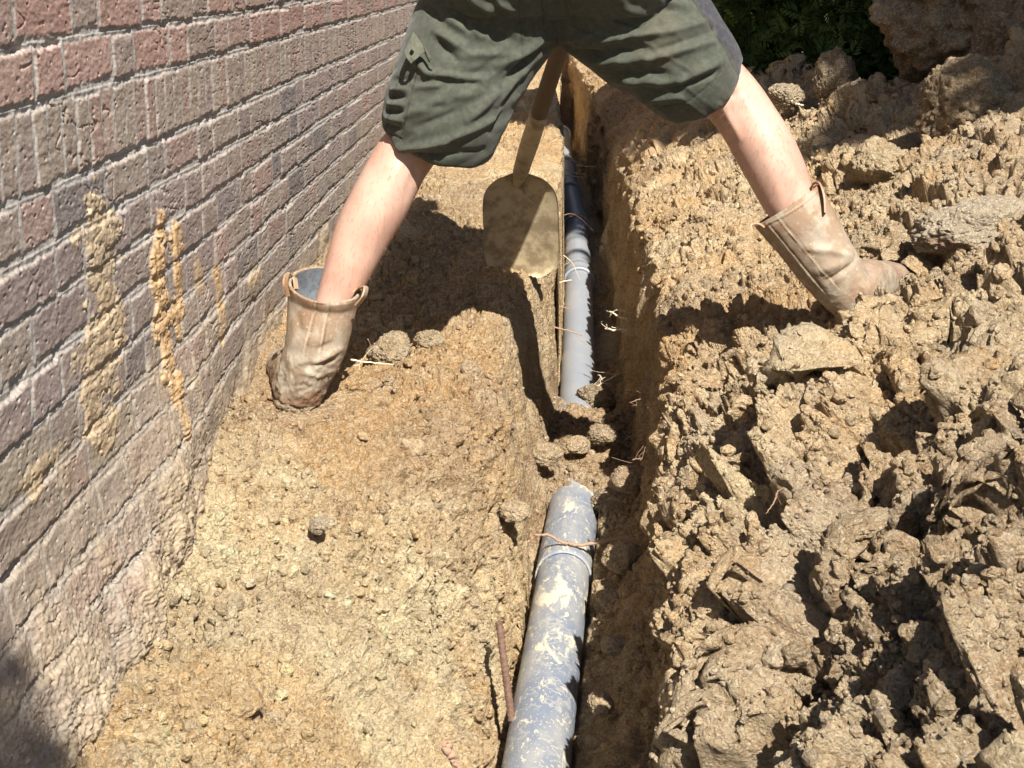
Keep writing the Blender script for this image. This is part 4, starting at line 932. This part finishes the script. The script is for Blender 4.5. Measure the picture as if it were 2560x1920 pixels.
v, q, nr = remeshed(V, Fc, .0055, 6)
# calf and hollow of the knee: sinew and muscle relief on the backs of the legs
def seg_d(px, pz, a, b):
    d = b - a; L2 = d @ d; t = np.clip(((px - a[0]) * d[0] + (pz - a[1]) * d[1]) / L2, 0, 1)
    return np.hypot(px - a[0] - d[0] * t, pz - a[1] - d[1] * t), t
def relief(v, nr, lines, Yp, both=False):
    D = np.zeros(len(v)); fac = np.clip(-nr[:, 1] * 1.6 + (1 if both else .35), 0, 1)
    for (x1, y1, x2, y2, amp, wd) in lines:
        a = at(x1, y1, Y=Yp)[[0, 2]]; b = at(x2, y2, Y=Yp)[[0, 2]]
        d, t = seg_d(v[:, 0], v[:, 2], a, b)
        D += amp * .001 * np.exp(-(d / (wd * .00089)) ** 2) * (.35 + .65 * np.sin(np.pi * np.clip(t, .02, .98)) ** .5) * fac
    return D
LR = [(905, 350, 880, 420, -3, 10), (860, 350, 850, 400, 3, 9), (915, 352, 905, 385, 3, 7), (800, 420, 770, 540, 3, 22), (840, 420, 815, 520, 2.5, 16), (818, 440, 790, 560, -1.5, 8), (770, 560, 750, 620, 2, 8),
      (1560, 225, 1600, 300, 3.5, 7), (1545, 235, 1580, 300, -3.5, 9), (1580, 170, 1640, 260, 3, 12), (1600, 200, 1560, 215, -4, 8), (1640, 290, 1680, 400, 3, 22), (1690, 300, 1715, 390, 2, 14), (1665, 330, 1700, 430, -1.5, 8)]
v = v + nr * relief(v, nr, LR, 2.93)[:, None]
mesh_np('body', v, q, M['skin'], person)
rs = np.random.RandomState(2); leg = np.where((v[:, 2] < 1.12) & (v[:, 2] > .70))[0]; ii = leg[rs.randint(0, len(leg), 2600)]
b0 = v[ii]; d_ = nr[ii] * .55 + np.array([0, 0, -.8]) + rs.randn(len(ii), 3) * .35; d_ /= np.linalg.norm(d_, axis=1)[:, None]; L_ = (.005 + .010 * rs.rand(len(ii)))[:, None]
s_ = np.cross(d_, nr[ii]); s_ /= np.linalg.norm(s_, axis=1)[:, None] + 1e-9; s_ *= .00022
HV = np.stack([b0 - s_, b0 + s_, b0 + d_ * L_ + s_ * .3 + nr[ii] * .002, b0 + d_ * L_ - s_ * .3 + nr[ii] * .002], 1).reshape(-1, 3)
mesh_np('leg_hair', HV, np.arange(len(HV)).reshape(-1, 4), simple('hair_brown', (.22, .13, .08), .6), person, smooth=False)
# hair, shirt
def cap(c, r):
    V, Fc = ell(c, r, 40, 30); n_ = fbm3(V[:, 0] * 60, V[:, 1] * 60, V[:, 2] * 25, 4, 3); V = V + (V - np.array(c)) * (.07 * n_)[:, None]; return V, Fc
V, Fc = cap((hx, hy - .022, hz + .022), (.083, .098, .108)); M['hair'] = simple('hair', (.10, .065, .04), .7, 0, (.05, .03, .02), .002, 90); mesh_py('hair', V, Fc, M['hair'], person)
for sx in (-1, 1):
    V, Fc = ell((hx + sx * .030, hy + .088, hz + .0), (.011, .011, .010)); mesh_py('eye', V, Fc, simple('eye_white', (.75, .73, .7), .2), person)
M['shirt'] = simple('navy_shirt', (.05, .06, .085), .9, 0, (.035, .04, .06), .001, 12)
tor = [(hipc[0], 2.96, hipc[2] + .13, .22, .225), (hipc[0] - .01, 3.02, hipc[2] + .21, .19, .165), (hipc[0] - .03, 3.11, hipc[2] + .28, .168, .13), (hipc[0] - .04, 3.19, hipc[2] + .40, .178, .135), (hipc[0] - .03, 3.27, hipc[2] + .51, .20, .13), (hipc[0], 3.32, hipc[2] + .58, .14, .095), (hipc[0], 3.35, hipc[2] + .615, .075, .07)]
P = [loft(tor, 40, 48)]
for sx in (-1, 1):
    s0 = np.array([hx + sx * .15, 3.28, hipc[2] + .53]); e0_ = s0 + np.array([sx * .05, .06, -.17]); P.append(loft([(*s0, .07, .075), (*(s0 * .5 + e0_ * .5), .066, .07), (*e0_, .060, .062)], 16, 28))
V, Fc = join_parts(P); v, q, nr = remeshed(V, Fc, .010, 4); v = v + nr * (.006 * fbm3(v[:, 0] * 9, v[:, 1] * 9, v[:, 2] * 14, 71, 3))[:, None]
mesh_np('shirt', v, q, M['shirt'], person)

# ---- shorts
def hollow(rows, n, seg, t, depth, power=2.0):
    V, Fc = loft(rows, n, seg, power=power); V = V[:n * seg].reshape(n, seg, 3); c = V.mean(1, keepdims=True)
    k = int(depth * n); inn = c[-k:] + (V[-k:] - c[-k:]) * (1 - t / np.linalg.norm(V[-k:] - c[-k:], axis=2, keepdims=True)); inn = inn[::-1]
    A = np.concatenate([V, inn]).reshape(-1, 3); m_ = n + k
    return A, [list(map(int, q)) for q in grid_faces(m_, seg, True)] + [list(range(seg))[::-1], list(range((m_ - 1) * seg, m_ * seg))]
SL = rows_px([(1100, -60, 3.01, .135, .125), (1075, 0, 3.0, .138, .125), (1030, 90, 2.995, .128, .118), (988, 175, 2.975, .120, .108), (960, 245, 2.97, .116, .102), (944, 292, 2.99, .110, .098)])
SR = rows_px([(1290, -70, 3.01, .135, .125), (1325, -20, 3.0, .140, .125), (1385, 50, 3.0, .128, .118), (1440, 100, 2.98, .114, .105), (1482, 145, 2.975, .102, .097), (1506, 172, 3.0, .096, .092)])
P = [hollow(SL, 60, 60, .009, .25), hollow(SR, 60, 60, .009, .25),
     loft([(hipc[0], 3.0, hipc[2] - .045, .14, .095), (hipc[0], 3.0, hipc[2] + .0, .245, .14), (hipc[0], 3.0, hipc[2] + .06, .235, .16), (hipc[0], 3.03, hipc[2] + .14, .20, .135), (hipc[0], 3.06, hipc[2] + .21, .185, .125)], 30, 60),
     ell((hipc[0] - .095, 2.925, hipc[2] + .085), (.155, .138, .140)), ell((hipc[0] + .095, 2.925, hipc[2] + .085), (.155, .138, .140)), ell((hipc[0], 2.925, hipc[2] + .10), (.17, .125, .125))]
V, Fc = join_parts(P); v, q, nr = remeshed(V, Fc, .0034, 12, .6)
FOLD = [(828, 316, 870, 325, 5, 8), (870, 325, 960, 305, 7, 8), (960, 305, 1060, 262, 6, 8), (1060, 262, 1110, 215, 4, 8), (880, 338, 1040, 330, -3, 8),
        (893, 128, 925, 160, 8, 9), (925, 160, 1035, 170, 7, 7), (905, 190, 1000, 172, 6, 7), (900, 178, 1030, 180, -4, 6), (1180, 92, 1060, 150, 6, 9), (1060, 150, 960, 180, -6, 10), (1175, 100, 1080, 190, -6, 9), (1080, 190, 1010, 260, 6, 10),
        (1160, 118, 1070, 230, 5, 7), (1120, 175, 1060, 290, -5, 9), (960, 215, 880, 250, 5, 10), (990, 240, 900, 275, -4, 8), (980, 210, 1030, 200, 4, 10), (910, 230, 960, 228, -3, 7),
        (940, 70, 1000, 105, 8, 10), (950, 95, 985, 130, -6, 8), (960, 40, 1040, 75, 6, 12), (975, 10, 1050, 28, 7, 8), (1020, -5, 1070, 20, 7, 7), (1080, 0, 1110, 22, 6, 6), (1000, 45, 1020, 70, -5, 7), (920, 20, 960, 50, -5, 9), (1040, 60, 1110, 90, -4, 10), (1000, 120, 1100, 115, 5, 10),
        (845, 200, 880, 195, 5, 5), (840, 215, 876, 212, -5, 5), (838, 230, 874, 228, 5, 5), (834, 245, 870, 244, -5, 5), (830, 260, 868, 262, 5, 6), (828, 276, 862, 280, -4, 5), (850, 180, 890, 172, -4, 6),
        (1235, 105, 1340, 80, 6, 9), (1340, 80, 1450, 70, 7, 8), (1450, 70, 1530, 50, 6, 8), (1260, 125, 1400, 105, -6, 9), (1280, 138, 1400, 128, 5, 9), (1400, 128, 1540, 92, 7, 9), (1420, 112, 1540, 70, -5, 8), (1330, 165, 1440, 158, -5, 9),
        (1340, 180, 1470, 178, 5, 9), (1470, 178, 1560, 130, 6, 9), (1450, 195, 1550, 155, -5, 7), (1385, 222, 1470, 212, 5, 7), (1350, 20, 1430, 30, 6, 10), (1370, 45, 1460, 20, -5, 9), (1430, 5, 1490, 20, 6, 8), (1205, 92, 1290, 75, 5, 7), (1215, 98, 1310, 130, -5, 8), (1300, 40, 1350, 60, 4, 9)]
SEAM = [(1122, -30, 1124, 60, -1.5, 1.6), (1124, 60, 1128, 120, -1.5, 1.6), (1132, -30, 1134, 90, -1.2, 1.4), (1170, -30, 1176, 70, -1.8, 1.8), (1212, -20, 1240, 60, -1.4, 1.5), (1222, -20, 1250, 62, -1.2, 1.4), (1240, 60, 1290, 80, -1.2, 1.5),
        (1330, 45, 1380, 62, -2.2, 1.8), (1380, 62, 1440, 15, -2.5, 1.8), (1440, 15, 1460, -20, -2.2, 1.8), (1482, -30, 1530, 45, -2.4, 1.8), (1530, 45, 1572, 110, -2.4, 1.8), (1572, 110, 1590, 150, -2, 1.8), (904, 135, 884, 215, -2.2, 1.8), (884, 215, 866, 296, -2.2, 1.8),
        (862, 160, 842, 225, -2, 1.8), (842, 225, 826, 290, -2, 1.8), (826, 290, 866, 305, -2, 1.8), (1450, 240, 1500, 225, 0, 1), (1434, 236, 1490, 222, -1.6, 1.6), (1490, 222, 1548, 172, -1.6, 1.6), (1548, 172, 1576, 128, -1.6, 1.6), (880, 332, 950, 338, -1.5, 1.6), (950, 338, 1045, 330, -1.3, 1.6)]
D = relief(v, nr, FOLD, 2.87) * 1.6 + .004 * fbm3(v[:, 0] * 14, v[:, 1] * 8, v[:, 2] * 14, 73, 3) * (1 - .5 * np.clip(nr[:, 1], 0, 1))
# creases that run round the thigh
crs = fbm3(v[:, 0] * 6 + 3, v[:, 1] * 6, v[:, 2] * 22 + v[:, 0] * 14 * np.sign(v[:, 0]), 75, 3, .5); D += .0035 * (1 - np.abs(crs) * 2.5).clip(-.5, 1)
v = v + nr * D[:, None]
# smooth once, then press the seams in
D2 = relief(v, nr, SEAM, 2.87)
v = v + nr * D2[:, None]
col = np.broadcast_to(np.array([.054, .061, .046]), v.shape).copy()
seamk = np.clip(-D2 * 600, 0, 1)[:, None]; col = col * (1 - .55 * seamk)  # darker thread tone and groove shade painted in along the seams
dirt = sst(.1, .6, fbm3(v[:, 0] * 7, v[:, 1] * 7, v[:, 2] * 7, 77, 4))[:, None] * .35
pb = [at(1478, -30, Y=2.95), at(1526, 45, Y=2.95), at(1566, 105, Y=2.95), at(1590, 150, Y=2.95)]
bx_ = np.interp(v[:, 2], [p[2] for p in pb][::-1], [p[0] for p in pb][::-1])
panel = sst(-.001, .002, v[:, 0] - bx_ + .0)[:, None]
col = col * (1 - dirt) + np.array([.13, .11, .07]) * dirt
col = col * (1 - panel) + np.array([.030, .029, .040]) * panel
def cloth_mat():
    m, nt, b = mat('work_cloth'); n = N(nt); o = n.obj(); c = n.attr('col')
    c = n.mix(n.ramp(n.noise(o, 90, 4, .7), .35, .7, 0, .35), c, n.mix(.5, c, (.22, .21, .16)))
    n.put(b.inputs['Base Color'], c); b.inputs['Roughness'].default_value = .85; b.inputs['Specular IOR Level'].default_value = .25
    b.inputs['Sheen Weight'].default_value = .15
    h = n.math('ADD', n.noise(o, 900, 2, .5), n.math('MULTIPLY', n.noise(o, 70, 4, .6), 2.0)); n.put(b.inputs['Normal'], n.bump(h, .5, .0012)); return m
M['cloth'] = cloth_mat()
shorts = mesh_np('shorts', v, q, M['cloth'], person, attrs={'col': col})
# cargo pocket flap hanging open on the left leg
def patch(pts, Yb, thick, name, parent, colr, nu=24, curl=.012, hole=None):
    (a, b, c, d) = [at(x, y, Y=Yb + dy) for x, y, dy in pts]; V = []
    for s_ in (0, 1):
        for j in range(nu):
            for i in range(nu):
                u, w_ = i / (nu - 1), j / (nu - 1)
                p = (a * (1 - u) + b * u) * (1 - w_) + (d * (1 - u) + c * u) * w_
                off = curl * math.sin(u * 3.14) * (.4 + .6 * w_) + .002 * float(fbm2(np.array([u * 4.]), np.array([w_ * 4.]), 9, 2)[0])
                V.append(p + np.array([0, -off - s_ * thick, 0]))
    Fq = [list(map(int, q)) for q in grid_faces(nu, nu)]; n0 = nu * nu
    if hole: Fq = [f for f in Fq if np.hypot((f[0] % nu) / (nu - 1) - hole[0], (f[0] // nu) / (nu - 1) - hole[1]) > hole[2]]
    bd = list(range(nu)) + [j * nu + nu - 1 for j in range(1, nu)] + [(nu - 1) * nu + i for i in range(nu - 2, -1, -1)] + [j * nu for j in range(nu - 2, 0, -1)]
    F2 = [f[::-1] for f in Fq] + [[i + n0 for i in f] for f in Fq] + [[bd[k], bd[(k + 1) % len(bd)], bd[(k + 1) % len(bd)] + n0, bd[k] + n0] for k in range(len(bd))]
    o = mesh_np(name, np.array(V), np.array(F2), M['cloth'], parent, attrs={'col': np.tile(np.array(colr), (len(V), 1))})
    return o
o = patch([(893, 68, 0), (922, 108, -.02), (888, 138, -.03), (873, 112, -.01)], 2.885, .0022, 'pocket_flap', shorts, (.095, .10, .07), hole=(.5, .62, .14)); o['label'] = 'pale worn pocket flap hanging open'
patch([(905, 86, -.01), (918, 98, -.02), (938, 136, -.03), (926, 134, -.02)], 2.885, .003, 'pocket_edge', shorts, (.075, .082, .06), curl=.004)
patch([(868, 300, -.02), (1045, 346, .0), (1040, 352, .0), (860, 334, -.01)], 2.90, .002, 'hem_fold', shorts, (.125, .145, .095), curl=.010) if False else None
def strand(p0, p1, r, n=6):
    return tube([p0, (p0 + p1) / 2, p1], r, 6, n)

# ---- boots
def boot_mat():
    m, nt, b = mat('boot_leather'); n = N(nt); o = n.obj(); c = n.attr('col')
    c = n.mix(n.ramp(n.noise(o, 26, 6, .65), .44, .60, 0, .7), c, (.40, .35, .275)); c = n.mix(n.ramp(n.noise(o, 9, 4, .6), .5, .62, 0, .5), c, (.24, .135, .08))
    c = n.mix(n.ramp(n.noise(o, 160, 4, .7), .60, .68, 0, .5), c, (.60, .52, .40))
    n.put(b.inputs['Base Color'], c); n.put(b.inputs['Roughness'], n.ramp(n.noise(o, 20, 4), .35, .65, .55, .9)); b.inputs['Specular IOR Level'].default_value = .3
    n.put(b.inputs['Normal'], n.bump(n.math('ADD', n.noise(o, 180, 5, .7), n.math('MULTIPLY', n.noise(o, 40, 4, .6), 1.5)), .5, .0014)); return m
M['leather'] = boot_mat(); M['felt'] = simple('grey_felt', (.17, .19, .21), .95, 0, (.11, .125, .14), .002, 90)
def boot(rows, heel, d, label, seams, folds, opening, mudk=1.):
    t, depth = .006, .30
    V1 = hollow(rows[::-1], 60, 56, .007, .55)      # from the sole up to the rim, then down inside
    d3 = np.array([d[0], d[1], 0.]); d3 /= np.linalg.norm(d3); h = np.array(heel)
    F1 = loft([(*(h + d3 * a + np.array([0, 0, z])), w, hgt) for a, z, w, hgt in ((-.045, .034, .030, .030), (-.01, .036, .042, .040), (.05, .040, .042, .050), (.11, .038, .045, .042), (.17, .030, .050, .032), (.215, .030, .048, .030), (.245, .026, .040, .024), (.262, .022, .022, .014))], 40, 36, back=(0, 0, 1), power=2.4)
    S1 = loft([(*(h + d3 * a + np.array([0, 0, .008])), w, .012) for a, w in ((-.052, .022), (-.035, .040), (.0, .046), (.05, .044), (.11, .048), (.17, .054), (.22, .047), (.256, .022))], 40, 36, back=(0, 0, 1), power=3)
    V, Fc = join_parts([V1, F1]); v, q, nr = remeshed(V, Fc, .0030, 4)
    D = relief(v, nr, folds, 2.84) + .0022 * fbm3(v[:, 0] * 16, v[:, 1] * 16, v[:, 2] * 16, 83, 3)
    low = sst(.15, .05, v[:, 2] - h[2] + .02 * fbm3(v[:, 0] * 14, v[:, 1] * 14, v[:, 2] * 14, 85, 3))
    inside = ((nr[:, 0] * (v[:, 0] - rows[0][0]) + nr[:, 1] * (v[:, 1] - rows[0][1])) < 0) & (v[:, 2] > h[2] + .12)
    D += mudk * low * (.0065 * fbm3(v[:, 0] * 70, v[:, 1] * 70, v[:, 2] * 70, 87, 5, .65) + .002)
    sm = relief(v, nr, [(a_, b_, c_, d_, e_ * 1.5, f_) for a_, b_, c_, d_, e_, f_ in seams], 2.84) - relief(v, nr, [(a_ + 5, b_ + 2, c_ + 5, d_ + 2, e_ * 1.2, f_) for a_, b_, c_, d_, e_, f_ in seams], 2.84); D = np.where(inside, 0, D + sm)
    v = v + nr * D[:, None]
    col = np.broadcast_to(np.array([.275, .17, .10]), v.shape).copy()
    dust = sst(.30, .04, v[:, 2] - h[2] + .05 * fbm3(v[:, 0] * 12, v[:, 1] * 12, v[:, 2] * 12, 89, 3))[:, None] * .7
    col = col * (1 - dust) + np.array([.31, .265, .20]) * dust
    mud = (low * sst(-.25, .25, fbm3(v[:, 0] * 22, v[:, 1] * 22, v[:, 2] * 22, 91, 3) + .15))[:, None] * .85 * mudk
    col = col * (1 - mud) + np.array([.15, .10, .062]) * mud
    sk_ = np.clip(-sm * 900, 0, 1)[:, None] * .6; col = col * (1 - sk_) + np.array([.13, .08, .05]) * sk_; sk_ = np.clip(sm * 700, 0, 1)[:, None] * .5; col = col * (1 - sk_) + np.array([.56, .46, .33]) * sk_  # groove shade and thread painted dark beside the seams, raised edges paler
    o = mesh_np('boot', v, q, M['leather'], person, attrs={'col': col}); o['label'] = label
    v, q, nr = remeshed(*S1, .0035, 2); mesh_np('sole', v + nr * (.003 * fbm3(v[:, 0] * 40, v[:, 1] * 40, v[:, 2] * 40, 93, 3))[:, None], q, M['soil'], o, attrs={'col': np.tile(np.array([.24, .17, .11]), (len(v), 1))})
    # felt lining, a sleeve just inside the shaft
    rr = catmull(rows, 40)[:22]; rr[:, 3] -= .0095; rr[:, 4] -= .0095
    tdir = rr[0, :3] - rr[3, :3]
    V, Fc = loft(rr[1:], 0, 44, smooth=False); n_ = len(rr) - 1; Fc = Fc[:-2]; V = V.reshape(n_, 44, 3); c_ = V.mean(1, keepdims=True)
    V = V + (V - c_) * 0.0 + (.0015 * fbm3(V[..., 0] * 120, V[..., 1] * 120, V[..., 2] * 120, 5, 3))[..., None]
    mesh_py('lining', V.reshape(-1, 3), Fc, M['felt'], o)
    for (pts, w_) in opening:     # pull loops: bent straps
        P_ = np.array([at(x, y, Y=Y_) for x, y, Y_ in pts]); Q = catmull(P_, 24); T = np.gradient(Q, axis=0); T /= np.linalg.norm(T, axis=1)[:, None]
        wv = np.array([.15, 1., -.25]); wv = wv / np.linalg.norm(wv); nn_ = np.cross(T, wv); nn_ /= np.linalg.norm(nn_, axis=1)[:, None]
        V = []
        for k_, (su, sn) in enumerate(((-1, -1), (1, -1), (1, 1), (-1, 1))): V.append(Q + wv * (su * w_) + nn_ * (sn * .0016))
        V = np.stack(V, 1).reshape(-1, 3); mesh_np('pull_loop', V, grid_faces(24, 4, True), M['leather'], o, attrs={'col': np.tile(np.array([.46, .27, .14]), (len(V), 1))}, smooth=False)
    return o
BL_ = rows_px([(702, 614, 2.889, .0710, .073), (697, 650, 2.898, .0685, .068), (690, 700, 2.89, .0640, .064), (680, 750, 2.885, .0590, .060), (664, 790, 2.885, .0530, .056), (650, 830, 2.885, .0475, .052), (643, 862, 2.885, .0430, .046)])
BR_ = rows_px([(1700, 442, 2.93, .0730, .070), (1722, 475, 2.925, .0690, .068), (1752, 518, 2.92, .0640, .064), (1782, 562, 2.915, .0600, .060), (1808, 600, 2.915, .0560, .056), (1830, 632, 2.915, .0500, .052), (1846, 656, 2.915, .0430, .046)])
boot(BL_, at(640, 872, Y=2.895), DL, 'boot near the wall with a mud caked heel',
     [(690, 625, 672, 700, 1.6, 1.6), (672, 700, 655, 770, 1.6, 1.6), (716, 628, 702, 700, 1.6, 1.6), (702, 700, 690, 772, 1.6, 1.6), (622, 628, 690, 650, 1.2, 1.4), (690, 650, 775, 652, 1.2, 1.4)],
     [(680, 785, 730, 758, 7, 7), (660, 790, 720, 778, -6, 6), (640, 740, 690, 730, 3, 12), (660, 800, 690, 812, 5, 8), (690, 750, 715, 740, -4, 6), (640, 680, 650, 720, -3, 10)],
     [([(622, 640, 2.83), (616, 610, 2.82), (622, 590, 2.86), (636, 600, 2.90), (640, 625, 2.86)], .010), ([(770, 660, 2.85), (786, 640, 2.84), (790, 620, 2.86), (776, 622, 2.88), (766, 632, 2.88)], .012)])
boot(BR_, at(1850, 672, Y=2.915), DR, 'boot on the right bank in dusty brown leather with a wide seam strip',
     [(1662, 488, 1720, 560, 1.6, 1.6), (1720, 560, 1790, 645, 1.6, 1.6), (1684, 474, 1745, 548, 1.6, 1.6), (1745, 548, 1815, 628, 1.6, 1.6), (1648, 500, 1775, 420, 1.2, 1.4), (1815, 628, 1850, 650, 1.2, 1.4)],
     [(1745, 540, 1800, 545, 4, 8), (1800, 545, 1845, 560, 6, 8), (1790, 610, 1850, 575, -6, 5), (1770, 590, 1830, 570, 5, 9), (1680, 520, 1720, 590, -3, 10), (1760, 480, 1790, 520, 3, 10)],
     [([(1640, 515, 2.86), (1626, 500, 2.85), (1624, 486, 2.87), (1640, 484, 2.89), (1652, 492, 2.88)], .010), ([(1752, 415, 2.93), (1756, 398, 2.92), (1770, 396, 2.90), (1780, 425, 2.88), (1782, 460, 2.87)], .009)], .35)

# ---- a few more clods at the soil bridge and in the near trench
for k_, (px, py, zz, r, lb, tn) in enumerate([
    (1180, 985, .19, .034, 'brown clod at the left end of the soil bridge below the corner of the ledge', (.50, .36, .21)),
    (1250, 965, .18, .028, 'small golden clod in the middle of the soil bridge between the two pipes', (.62, .46, .27)),
    (1300, 945, .19, .036, 'broken clod on the soil bridge straight below the damp dark clods', (.42, .30, .18)),
    (1360, 1045, .19, .040, 'reddish brown clod wedged between the soil bridge and the right trench face', (.42, .27, .15)),
    (1345, 1215, .14, .038, 'tan clod in the near trench right of the long root over the pipe', (.62, .46, .28)),
    (1315, 1290, .12, .030, 'clod against the right side of the near pipe below its dark joint', (.56, .41, .24)),
    (1330, 1400, .12, .026, 'pale clod on the trench floor right of the near pipe, level with the steel rod', (.70, .56, .38)),
    (1300, 1530, .12, .024, 'lowest clod on the trench floor right of the near pipe', (.60, .45, .28)),
    (1110, 1110, .30, .026, 'clod on the slope under the ledge corner, left of the end of the near pipe', (.60, .44, .26)),
    (1060, 1235, .17, .030, 'clod with a dark hollow under it left of the near pipe joint', (.56, .41, .24))]):
    clod(px, py, zz, r, lb, (1.2, 1, .85), tn, 60 + k_, 5)
